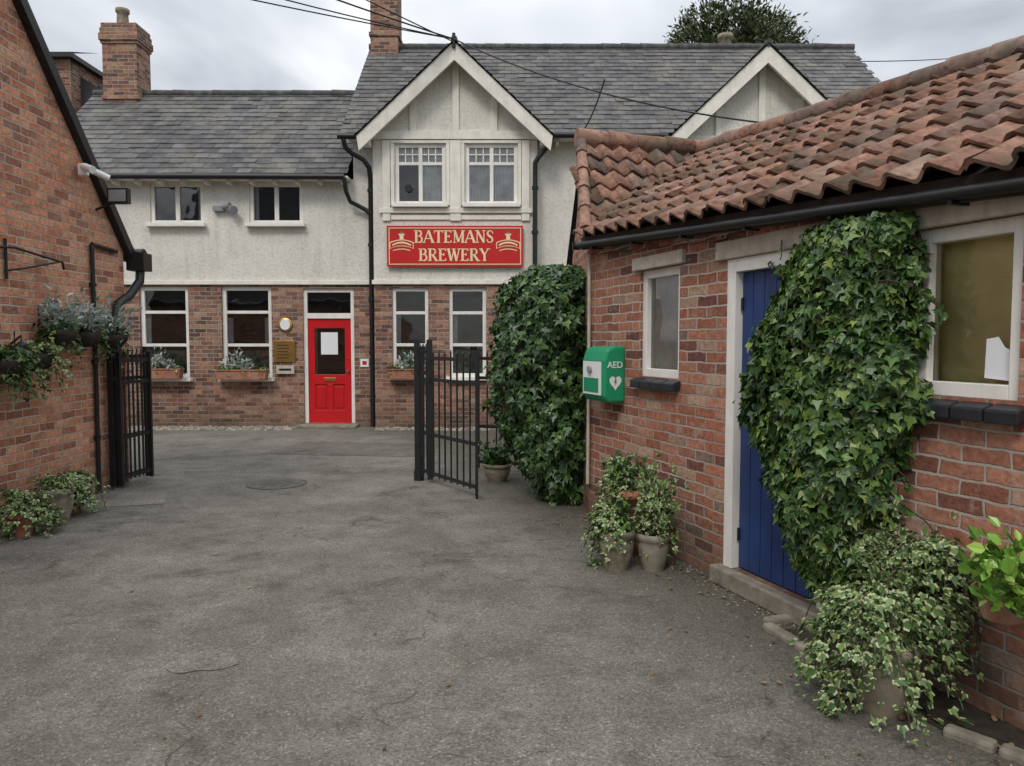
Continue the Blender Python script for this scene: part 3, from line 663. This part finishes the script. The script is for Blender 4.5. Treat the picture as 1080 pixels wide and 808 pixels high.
mb=MB(); mb.box(XW+.14,XW+.36,7.93,8.0,3.06,3.22,0); mb.box(XW+.16,XW+.34,7.925,7.929,3.08,3.2,1); mb.tube([(XW+.0,7.97,3.0),(XW+.25,7.97,3.1)],.014,8,0); mb.build('floodlight',['black','grey'],bevel=.006)
def basket(y,z,n=26,mat='ivy',silver=True,x=XW+.2,r=.15):
    e=empty('hanging_basket'); mb=MB()
    mb.lathe((x,y,z),[(.02,-r),(r*.6,-r*.85),(r*.95,-r*.4),(r,0),(r*.9,0),(r*.7,-.03),(.001,-.02)],16,0)
    mb.tube([(XW,y,z+.20),(XW,y,z-.02),(x-r,y,z-.02)],.008,6,1)
    mb.tube([(XW,y,z-.14),(x-r*.7,y,z-.03)],.008,6,1)
    mb.build('basket',['soil','black'],e)
    trailing(e,(x,y,z+.02),.26,n,.38,.045,mat,up=.10)
    if silver: upright(e,(x,y,z),.19,.30,290,.08,'silver',name='silver_foliage')
basket(6.95,1.72,20); basket(7.35,1.70,26); basket(7.85,1.68,20)
basket(6.3,1.45,46,'ivy',False)
basket(6.6,1.5,24,'varieg',False)
mb=MB(); mb.lathe((XW+.14,6.48,1.42),[(.001,.2),(.07,.14),(.055,.13),(.045,-.02),(.03,-.05),(.001,-.06)],8,0); mb.tube([(XW,6.48,1.55),(XW+.14,6.48,1.66),(XW+.14,6.48,1.6)],.01,6,0); mb.build('wall_lantern',['black'])

def pot(name,c,r,h,mat,style=0):
    e=empty(name); mb=MB()
    if style==0: prof=[(r*.62,0),(r*.68,.02),(r*.95,h*.86),(r*1.06,h*.87),(r*1.08,h),(r*.94,h),(r*.9,h*.9),(.001,h*.9)]
    else: prof=[(r*.66,0),(r*.70,.02),(r*.90,h*.4),(r*.98,h*.68),(r*.93,h*.80),(r*1.04,h*.84),(r*1.06,h*.95),(r*1.0,h),(r*.86,h),(r*.84,h*.9),(.001,h*.9)]
    mb.lathe(c,prof,28,0); mb.lathe(c,[(r*.84,h*.905),(.001,h*.93)],20,1)
    mb.build('pot',[mat,'soil'],e); return e
e=pot('potted_ivy',(-4.02,6.5,0),.14,.32,'stonepot',1); trailing(e,(-4.02,6.5,.32),.24,24,.10,.045,'varieg',avoid=(-1.0,1.2))
for (x,y) in((-4.05,6.08),(-4.12,6.9)):
    e=pot('potted_ivy',(x,y,0),.12,.2,'terra'); trailing(e,(x,y,.2),.30,64,.2,.045,'varieg',up=.18)

# ---------------------------------------------------------------- window boxes on house
def wbox(x0,x1,y,z,silver=True,iv=True):
    e=empty('window_box'); mb=MB(); mb.ext([(x0+.02,z),(x1-.02,z),(x1,z+.16),(x0,z+.16)],y-.2,y-.02); mb.box(x0-.01,x1+.01,y-.215,y-.005,z+.161,z+.185)
    mb.build('trough',['terra'],e,bevel=.006)
    n=int((x1-x0)/.14)
    for i in range(n):
        x=x0+(i+.5)*(x1-x0)/n
        if silver and i in(1,2,3): upright(e,(x,y-.11,z+.17),.10,.22 if i!=2 else .36,60,.10,'silver',name='silver_foliage')
        trailing(e,(x,y-.12,z+.18),.12,(10 if i in(0,n-1) else 5) if iv else 3,.20 if i in (0,n-1) else .1,.045,'varieg' if i%2 else 'ivy',up=.08,zmin=z-.2)
wbox(-6.95,-6.15,YW-.08,.92); wbox(-5.5,-4.55,YW-.08,.90); wbox(-2.28,-1.6,YB-.08,.92)

# ---------------------------------------------------------------- right outbuilding (local frame)
ang=math.atan2(-.9408,.3387); OR=(.713,6.86,0)
RB=empty('brick_outbuilding',OR,ang)
SW=(.915,1.498,1.33,2.17); DR=(2.08,3.02,.12,2.14); LW=(3.51,4.04,1.36,2.13)
L=6.2; SLP=.062; RISE=1.04
mb=MB(); wall(mb,0,L,0,2.175,0,[SW,DR,LW],.11)
mb.poly([(0,0,2.175),(L,0,2.175),(L,0,2.18),(0,0,2.54)])
mb.poly([(L,0,0),(L,3.6,0),(L,3.6,2.1),(L,1.79,3.1),(L,0,2.18)]); mb.poly([(0,3.6,0),(L,3.6,0),(L,3.6,2.1),(0,3.6,2.5)])
for i in range(int(L/.235)):
    s=i*.235; ze_=2.47-SLP*s; mb.box(s+.005,s+.228,-.03,-.002,ze_-.075,ze_-.005)
mb.build('brick_wall',['brick'],RB)
mb=MB(); cs,sn=math.cos(-ang),math.sin(-ang)
def w2l(x,y,z): x-=OR[0];y-=OR[1]; return (x*cs-y*sn,x*sn+y*cs,z)
mb.poly([w2l(.713,6.86,0),w2l(.66,8.2,0),w2l(.66,8.2,2.5),w2l(.69,7.5,3.3),w2l(.713,6.86,2.55)])
mb.poly([w2l(.66,8.2,0),w2l(2.6,9.6,0),w2l(2.6,9.6,2.5),w2l(.66,8.2,2.5)])
mb.build('end_gable_wall',['brick'],RB)
mb=MB(); V=Vector((0,1.89,RISE)); z0=2.55
def kmain(p):
    v=(p.y+.1)/1.89; return p.x>.02-.93*v
tiles(mb,(-1.0,-.17,z0+SLP-.015),(1,0,-SLP),V,L+1.1,V.length+.04,.205,.27,'pan',kmain)
P0=Vector(w2l(.66,6.74,2.55)); P1=Vector(w2l(.73,8.0,3.70)); P2=Vector(w2l(2.1,8.3,3.66))
U=(P2-P1).normalized(); d=P0-P1; foot=P1+U*d.dot(U); Vw=(foot-P0)
Ow=P0-U*.35
def kwing(p):
    q=p-P0; v=q.dot(Vw.normalized())/Vw.length; u=q.dot(U)
    uL=(P1-P0).dot(U)*v; uR=(P2-P0).dot(U)*v
    return uL-.02<u<uR+.08
tiles(mb,Ow,U,Vw,2.2,Vw.length,.205,.27,'pan',kwing)
mb.build('pantile_roof',['pantile'],RB)
mb=MB()
def q4(a,b,c,d): mb.poly([a,b,c,d])
zr_=z0+RISE
q4((0,-.08,z0),(L,-.08,z0-SLP*L),(L,1.79,zr_-SLP*L),(-.885,1.79,zr_+.04))
q4((-.885,1.79,zr_+.04),(L,1.79,zr_-SLP*L),(L,3.75,2.1),(-.885,3.75,2.5))
mb.poly([P0-Vector((0,0,.01)),P2-Vector((0,0,.01)),P1-Vector((0,0,.01))])
b1=Vector(w2l(.66,9.2,2.5));b2=Vector(w2l(2.4,9.6,2.5)); q4(P1,P2,b2,b1)
mb.build('roof_deck',['slatebase'],RB)
mb=MB()
mb.beam((.01,-.085,z0-.055),(L,-.085,z0-.055-SLP*L),.025,.11)
mb.build('fascia_board',['fascia'],RB)
mb=MB()
n=int((L+.8)/.33)
for i in range(n):
    s=-.8+i*.33; zz=zr_+.065-SLP*s
    mb.tube([(s,1.79,zz+R(-.012,.012)),(s+.345,1.79,zz-.02)],[.10,.088],10)
LL=(P2-P1).length; nn=int(LL/.33)
for i in range(nn+1):
    a=P1+U*(i*.33-.05); mb.tube([a+Vector((0,0,.05+R(-.01,.01))),a+U*.345+Vector((0,0,.05))],[.10,.09],10)
for i in range(5):
    a=P0+(P1-P0)*(i/5); b=P0+(P1-P0)*((i+1.1)/5); mb.tube([a+Vector((0,0,.05)),b+Vector((0,0,.035))],[.065,.055],8)
mb.build('ridge_tiles',['pantile'],RB)
mb=MB(); mb.tube([(.0,-.135,2.478),(L,-.135,2.478-SLP*L)],.030,10); mb.box(-.02,.0,-.17,-.10,2.44,2.51)
x=.3
while x<L: mb.box(x,x+.02,-.14,-.01,2.43-SLP*x,2.455-SLP*x); x+=.7
mb.build('gutter',['black'],RB)
mb=MB()
for a,b,z,h in((.84,1.57,2.172,.10),(1.97,3.14,2.142,.12),(3.43,4.14,2.132,.10)): mb.box(a,b,-.034,.105,z,z+h)
mb.build('lintels',['lintel'],RB,bevel=.008)
window(RB,'small_window',*SW,.03,(),(),.065,inner='interiorY',sill=False,curt=[(.12,.88,.05,.98)],dep=.16)
window(RB,'large_window',*LW,.03,(),(),.065,inner='interiorY',sill=False,dep=.11)
mb=MB(); mb.poly([(3.84,.064,1.45),(3.98,.064,1.44),(3.985,.064,1.56),(3.93,.064,1.585),(3.90,.064,1.63),(3.845,.064,1.62)],0); mb.build('window_sticker',['paper'],RB)
mb=MB()
for (a,b,z) in((.88,1.53,1.33),(3.46,4.10,1.355)):
    n=4
    for i in range(n):
        s0=a+(b-a)*i/n+.004; s1=a+(b-a)*(i+1)/n-.004
        v=[(s0,-.07,z-.09),(s1,-.07,z-.09),(s1,.03,z-.05),(s0,.03,z-.05),(s0,-.07,z-.03),(s1,-.07,z-.03),(s1,.03,z+.002),(s0,.03,z+.002)]
        mb.mesh(v,[(0,3,2,1),(4,5,6,7),(0,1,5,4),(1,2,6,5),(2,3,7,6),(3,0,4,7)])
mb.build('brick_sills',['sillb'],RB,bevel=.008)
mb=MB(); a,b,c,d=DR; y=.02
mb.box(a,a+.085,y-.03,y+.08,c,d,1); mb.box(b-.085,b,y-.03,y+.08,c,d,1); mb.box(a+.085,b-.085,y-.028,y+.08,d-.085,d,1)
mb.box(a+.087,b-.087,y+.035,y+.075,c,d-.087,0)
for i in range(7):
    s0=a+.09+i*(b-a-.18)/7; mb.box(s0+.003,s0+(b-a-.18)/7-.003,y+.022,y+.034,c+.01,d-.09,0)
for z in(.35,1.1,1.85): mb.tube([(a+.10,y+.015,z-.04),(a+.10,y+.015,z+.04)],.01,8,2)
mb.tube([(b-.15,y-.02,1.1),(b-.15,y+.02,1.1)],.025,10,2)
mb.build('blue_door',['blue','white','black'],RB,bevel=.003)
mb=MB(); mb.box(a-.06,b+.08,-.08,.10,0,.118); mb.build('door_threshold',['stone'],RB,bevel=.012)
mb=MB(); mb.tube([(.06,-.035,2.4),(.06,-.035,1.3),(.05,-.035,.3)],.016,8); mb.build('conduit_pipe',['lintel'],RB)

D=empty('defibrillator_cabinet',OR,ang)
s0,s1,dd,za,zb=.27,.69,.20,1.10,1.57
mb=MB()
prof=[(0,za),(-dd*.8,za),(-dd,za+.05),(-dd,zb-.12),(-dd*.85,zb-.03),(-dd*.5,zb),(0,zb)]
n=len(prof); v=[(s0,y,z) for y,z in prof]+[(s1,y,z) for y,z in prof]
mb.mesh(v,[tuple(range(n)),tuple(range(2*n-1,n-1,-1))]+[(i,i+n,(i+1)%n+n,(i+1)%n) for i in range(n)],0)
mb.build('body',['green'],D,bevel=.02)
mb=MB()
mb.box(s0+.03,s1-.05,-dd-.006,-dd+.002,za+.06,zb-.13,0)
mb.box(s0+.05,s1-.09,-dd-.009,-dd-.0065,za+.08,za+.20,1)
mb.tube([(s0+.18,-dd-.01,zb-.2),(s0+.18,-dd-.03,zb-.2)],.03,12,2)
pts=[]
for i in range(28):
    t=2*math.pi*i/28; hx=16*math.sin(t)**3; hz=13*math.cos(t)-5*math.cos(2*t)-2*math.cos(3*t)-math.cos(4*t); pts.append((s1+.0045,-.095+hx*.0035,za+.17+hz*.0042))
mb.poly(pts,0)
mb.poly([(s1+.006,-.095+x*.011,za+.17+z*.012) for x,z in((-.5,2.2),(1.2,2.2),(.3,.4),(1.3,.4),(-.8,-2.6),(-.1,-.4),(-1.2,-.4))],3)
mb.build('label_panel',['wplastic','green','grey','green'],D)
t=bpy.data.curves.new('lettering','FONT'); t.body='AED'; t.size=.075; t.align_x='CENTER'; t.extrude=.001; t.offset=.001
o=bpy.data.objects.new('lettering',t); COL.objects.link(o); o.parent=D; o.location=(s1+.004,-.10,za+.29); o.rotation_euler=(math.pi/2,0,math.pi/2); t.materials.append(M['wplastic'])

# ---------------------------------------------------------------- ivy
es=(.3387,-.9408,0); ed=(-.9408,-.3387,0)
e=empty('climbing_ivy')
ivy_mass(e,[.25,.5,.8,1.1,1.4,1.7,1.9,2.1,2.22],[3.0,2.82,2.64,2.54,2.50,2.60,2.68,2.76,2.86],[3.15,3.36,3.46,3.52,3.55,3.56,3.58,3.60,3.58],
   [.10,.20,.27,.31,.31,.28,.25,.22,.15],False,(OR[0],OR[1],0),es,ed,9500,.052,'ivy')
mb=MB(); P=[];N=[];TT=[]
for i in range(34):
    s=R(2.8,3.5); z=R(1.9,2.2); px=[]
    dx=R(-.35,.35)
    if i%2: s=R(3.3,3.5); z=R(.6,2.1); dx=R(.05,.22)
    for k in range(7):
        t=k/6; px.append(Vector((OR[0],OR[1],0))+Vector(es)*(s+dx*t+R(-.01,.01))+Vector(ed)*(.16*(1-t)+.03)+Vector((0,0,z+(.14*t if not i%2 else -.18*t*t+.05*t))))
        if k>2 and random.random()<.8:
            P.append(px[-1]);N.append(Vector(ed)+Vector((R(-.5,.5),R(-.5,.5),R(0,.6))));TT.append((R(-.6,.6),R(-.6,.6),-1))
    mb.tube(px,.0035,4,0,False)
mb.tube([Vector((OR[0],OR[1],0))+Vector(es)*3.1+Vector(ed)*q+Vector((0,0,z)) for q,z in((.06,0),(.05,.2),(.09,.45))],[.025,.02,.012],7)
mb.build('runners',['bark'],e); leaves('runner_leaves',P,N,TT,[R(.03,.055) for _ in P],'ivy',e)
e=empty('ivy_hedge')
ivy_mass(e,[0.02,.15,.4,.7,1.2,1.8,2.1,2.28,2.36],[.36,.24,.06,-.08,-.17,-.16,-.06,.08,.25],[.82,.84,.88,.90,.90,.90,.88,.84,.74],
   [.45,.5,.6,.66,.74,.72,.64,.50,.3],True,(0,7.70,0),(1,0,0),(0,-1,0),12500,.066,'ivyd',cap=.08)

# ---------------------------------------------------------------- pots right
CAMA=-1.75
e=pot('potted_ivy',(.74,5.22,0),.13,.28,'stonepot',1)
trailing(e,(.74,5.22,.28),.20,34,.30,.045,'varieg',dirbias=3.3,up=.16,avoid=(CAMA+.35,1.2),r0=.04)
trailing(e,(.74,5.22,.28),.14,22,.08,.045,'ivy',up=.18)
e=pot('potted_ivy',(1.00,5.20,0),.115,.26,'stone',1)
upright(e,(1.02,5.22,.28),.17,.42,420,.045,'varieg',IVY)
trailing(e,(1.00,5.20,.30),.19,34,.28,.045,'varieg',up=.22,avoid=(CAMA,1.0),dirbias=.2)
e=pot('potted_ivy',(.90,5.62,.0),.15,.50,'terra'); trailing(e,(.88,5.6,.5),.26,50,.26,.045,'varieg',up=.22,dirbias=3.4,avoid=(CAMA+.2,.8)); upright(e,(.84,5.6,.5),.16,.24,200,.045,'ivy',IVY)
e=pot('potted_ivy',(-.17,8.55,0),.16,.2,'stonepot',1); upright(e,(-.17,8.55,.15),.19,.26,500,.06,'ivyd',OVA)
CA=math.atan2(-3.2,-1.62)
e=pot('potted_ivy',(1.62,3.20,0),.155,.32,'stonepot',1)
trailing(e,(1.62,3.20,.32),.30,110,.38,.040,'varieg',up=.20,avoid=(CA,.65),dirbias=2.9,r0=.05)
trailing(e,(1.62,3.20,.34),.20,46,.16,.040,'varieg',up=.20)
upright(e,(1.76,3.30,.38),.22,.40,760,.040,'varieg',IVY)
trailing(e,(1.82,3.26,.60),.24,70,.55,.040,'varieg',up=.16,dirbias=-.5)
e=empty('wall_mounted_potted_plant'); mb=MB(); c=(1.93,2.88,.52); r,h=.11,.20
mb.lathe(c,[(r*.62,0),(r*.68,.02),(r*.95,h*.86),(r*1.06,h*.87),(r*1.08,h),(r*.94,h),(r*.9,h*.9),(.001,h*.9)],28,0)
mb.tube([(c[0]+.115*math.cos(t),c[1]+.115*math.sin(t),c[2]+.15) for t in [2*math.pi*i/16 for i in range(17)]],.006,6,1)
mb.tube([(c[0]+.10,c[1]+.04,c[2]+.15),(c[0]+.24,c[1]+.09,c[2]+.15)],.007,6,1); mb.tube([(c[0]+.06,c[1]+.02,c[2]+.03),(c[0]+.24,c[1]+.09,c[2]+.0)],.007,6,1)
mb.build('pot_and_ring',['terra','black'],e)
upright(e,(1.87,2.70,.62),.19,.28,330,.058,'lime',OVA)
mb=MB()
for i in range(10): a=R(0,6.28); mb.tube([(1.92,2.85,.70),(1.88+.05*math.cos(a),2.75+.05*math.sin(a),.76),(1.86+.15*math.cos(a),2.68+.15*math.sin(a),.62+R(0,.22))],.004,5)
mb.build('stalks',['lime'],e)
mb=MB()
def stone(p,q,w=.07,h=.05): mb.beam((*p,h/2-.01),(*q,h/2-.01),w,h)
for p,q in(((1.43,4.10),(1.50,3.86)),((1.51,3.84),(1.56,3.62)),((1.44,4.15),(1.66,4.23)),((1.78,2.98),(1.90,2.84)),((1.91,2.83),(2.05,2.66)),((2.06,2.65),(2.22,2.48))): stone(p,q)
mb.build('stone_edging',['stone'],bevel=.015)
mb=MB(); mb.poly([(1.50,4.08,.006),(1.56,3.6,.006),(1.78,3.0,.006),(2.22,2.55,.006),(2.27,2.6,.006),(1.74,4.1,.006)]); mb.build('soil_bed',['soil'])

# ---------------------------------------------------------------- gates
def gate(e,p0,p1,h,n,name='leaf',z0=.06,post=.03,tall=.08):
    mb=MB(); p0=Vector((*p0,0));p1=Vector((*p1,0))
    Z=lambda p,z:p+Vector((0,0,z))
    for z in(z0+.06,z0+.50,h-.30,h-.06): mb.beam(Z(p0,z),Z(p1,z),.012,.04)
    for i in range(n+1):
        p=p0+(p1-p0)*i/n
        mb.tube([Z(p,z0+.02),Z(p,h)],.010,6); mb.tube([Z(p,h),Z(p,h+.04)],[.016,.002],6)
    for p in(p0,p1): mb.beam(Z(p,z0-.02),Z(p,h+tall),post,post,up=(0,1,0))
    return mb.build(name,['black'],e)
G1=empty('iron_gate'); gate(G1,(-1.03,8.55),(-.36,7.55),1.48,9,tall=.03)
gate(G1,(-1.10,8.62),(-.93,8.42),1.55,4,'folded_leaf',post=.06,tall=.08)
mb=MB(); mb.tube([(-.36,7.55,.1),(-.36,7.55,.0)],.015,8); mb.tube([(-1.08,8.58,.12),(-1.08,8.58,.0)],.06,10); mb.build('drop_bolt',['black'],G1)
G2=empty('iron_gate'); gate(G2,(-4.33,8.02),(-4.26,8.66),1.5,8,post=.045,tall=.05); gate(G2,(-4.25,8.05),(-4.20,8.62),1.46,7,'folded_leaf',post=.035,tall=.03)
G3=empty('iron_railing'); gate(G3,(-.42,9.2),(.15,9.0),1.46,5,tall=.05,post=.04)

# ---------------------------------------------------------------- tree
T=empty('evergreen_tree'); tc=Vector((7.2,25,10.4)); mb=MB(); mb.tube([(7.3,25,0),(7.2,25,5),(7.35,25,9.5),(7.3,25,11.6)],[.4,.32,.2,.06],10)
P=[];N=[];TT=[]
for i in range(290):
    u=R(-.5,1);a=R(0,2*math.pi);rr=R(.35,1.0)*(1+.10*math.sin(5*a+3*u))
    q=math.sqrt(1-u*u); cl=tc+Vector((math.cos(a)*q*2.25*rr,math.sin(a)*q*2.0*rr,u*2.15*rr))
    if i%4==0: mb.tube([(7.3,25,max(8,cl.z-1.2)),(7.3*.5+cl.x*.5,25*.5+cl.y*.5,cl.z-.5),cl],[.07,.045,.02],5)
    out=(cl-tc).normalized()
    for k in range(55):
        P.append(cl+Vector((random.gauss(0,.20),random.gauss(0,.20),random.gauss(0,.15)))+out*abs(random.gauss(0,.08)))
        TT.append(out+Vector((random.gauss(0,.5),random.gauss(0,.5),random.gauss(.2,.4)))); N.append(Vector((random.gauss(0,1),random.gauss(0,1),random.gauss(.6,.6))))
leaves('crown',P,N,TT,np.array([R(.14,.26) for _ in P]),'tree',T,NAR); mb.build('trunk',['bark'],T)

# ---------------------------------------------------------------- wires
def wire(name,p,q,sag,r=.011,n=20):
    mb=MB(); p=Vector(p);q=Vector(q)
    mb.tube([p.lerp(q,i/n)-Vector((0,0,sag*4*(i/n)*(1-i/n))) for i in range(n+1)],r,5); mb.build(name,['black'])
A=(-1.03,13.5,6.95)
wire('overhead_cable',A,(-9.6,7.6,6.65),.12); wire('overhead_cable',A,(-7.8,8.4,6.95),.15); wire('overhead_cable',A,(-6.9,7.9,7.15),.12,.014); wire('overhead_cable',(-1.03,13.5,6.9),(-6.2,7.8,7.6),.1)
wire('overhead_cable',A,(4.0,9.3,4.2),.28,.013); wire('overhead_cable',(1.45,11.9,5.70),(1.25,13.6,5.35),.1,.013)
wire('overhead_cable',(7.4,16.6,7.7),(14,20,9.3),.1)
mb=MB(); mb.tube([(-1.03,13.5,6.8),(-1.03,13.5,7.05)],.03,8); mb.build('cable_bracket',['black'])

# ---------------------------------------------------------------- cobbles, litter
mb=MB()
ico=[(0,0,1),(.9,0,.4),(.28,.85,.4),(-.73,.53,.4),(-.73,-.53,.4),(.28,-.85,.4),(.95,.3,-.3),(0,1,-.3),(-.95,.3,-.3),(-.6,-.8,-.3),(.6,-.8,-.3)]
icf=[(0,1,2),(0,2,3),(0,3,4),(0,4,5),(0,5,1),(1,6,2),(2,6,7),(2,7,3),(3,7,8),(3,8,4),(4,8,9),(4,9,5),(5,9,10),(5,10,1),(1,10,6)]
def stn(x,y,r,hz):
    a=R(0,6); c,s=math.cos(a),math.sin(a); k=R(.7,1.3)
    mb.mesh([(x+(p[0]*c*k-p[1]*s)*r,y+(p[0]*s*k+p[1]*c)*r,p[2]*hz) for p in ico],icf,0,True)
for i in range(1100):
    x=R(-8,-4.0) if i%3 else R(-2.5,1); stn(x,R(13.45,14.0) if x<-3 else R(13.4,13.82),R(.025,.055),R(.015,.035))
mb.build('cobbled_edge',['cobble'])
mb=MB()
for i in range(2000):
    if i%3==0: s=R(0,5.5); d=abs(random.gauss(0,.12)); x=.713+.3387*s-.94*d; y=6.86-.94*s-.34*d
    elif i%3==1: x=XW+abs(random.gauss(0,.15)); y=R(5.5,8.5)
    else: x=R(-3.9,1.6);y=R(2.2,12)
    stn(x,y,R(.003,.009),R(.003,.007))
mb.build('loose_gravel',['cobble'])
P=[];N=[];TT=[];sz=[]
for i in range(330):
    if i%3: s=R(0,5.2); d=abs(random.gauss(0,.28)); x=.713+.3387*s-.94*d; y=6.86-.94*s-.34*d
    else: x=R(-4.2,1.5);y=R(2.2,11)
    P.append((x,y,.012));N.append((random.gauss(0,.25),random.gauss(0,.25),1));TT.append((R(-1,1),R(-1,1),0));sz.append(R(.015,.04))
leaves('fallen_leaves',P,N,TT,sz,'leaflit',None,OVA)

# ---------------------------------------------------------------- light
w=bpy.data.worlds.new('World'); S.world=w; w.use_nodes=True; nt=w.node_tree; nt.nodes.clear()
out=nt.nodes.new('ShaderNodeOutputWorld')
el,az=math.radians(48),math.radians(200)
sky=new(nt,'ShaderNodeTexSky',sky_type='NISHITA',sun_disc=False,sun_elevation=el,sun_rotation=az)
g=new(nt,'ShaderNodeTexCoord').outputs['Generated']
sp=new(nt,'ShaderNodeSeparateXYZ',{0:g}); z=math_(nt,'MAXIMUM',sp.outputs[2],0.0)
den=math_(nt,'ADD',z,.18)
cv=new(nt,'ShaderNodeCombineXYZ',{0:math_(nt,'DIVIDE',sp.outputs[0],den),1:math_(nt,'DIVIDE',sp.outputs[1],den),2:0.0}).outputs[0]
cn=noise(nt,cv,1.1,4,.55,.5)
cl=ramp(nt,cn,[(.30,(4.4,4.7,5.2)),(.47,(6.8,7.1,7.6)),(.62,(9.6,9.8,10.1)),(.8,(12.0,12.0,12.0))])
grad=math_(nt,'ADD',math_(nt,'MULTIPLY',z,1.55),.36)
gc=new(nt,'ShaderNodeCombineXYZ',{0:grad,1:grad,2:grad}).outputs[0]
cl=mixc(nt,1.0,cl,gc,'MULTIPLY')
c=mixc(nt,.92,sky.outputs[0],cl)
bg=new(nt,'ShaderNodeBackground',{'Color':c,'Strength':.128}); nt.links.new(bg.outputs[0],out.inputs[0])
sd=bpy.data.lights.new('sun','SUN'); sd.energy=1.4; sd.angle=math.radians(16); sd.color=(1,.94,.86)
so=bpy.data.objects.new('sun',sd); COL.objects.link(so)
dv=Vector((math.sin(az)*math.cos(el),math.cos(az)*math.cos(el),math.sin(el)))
so.rotation_euler=dv.to_track_quat('Z','Y').to_euler()

cd=bpy.data.cameras.new('camera'); cam=bpy.data.objects.new('camera',cd); COL.objects.link(cam)
cam.location=(0,0,1.61); cam.rotation_euler=(math.radians(90-3.2),0,0); cd.sensor_width=36; cd.lens=26.2; cd.clip_end=2000; cd.clip_start=.05
S.camera=cam
S.view_settings.view_transform='Standard'; S.view_settings.look='None'; S.view_settings.exposure=0
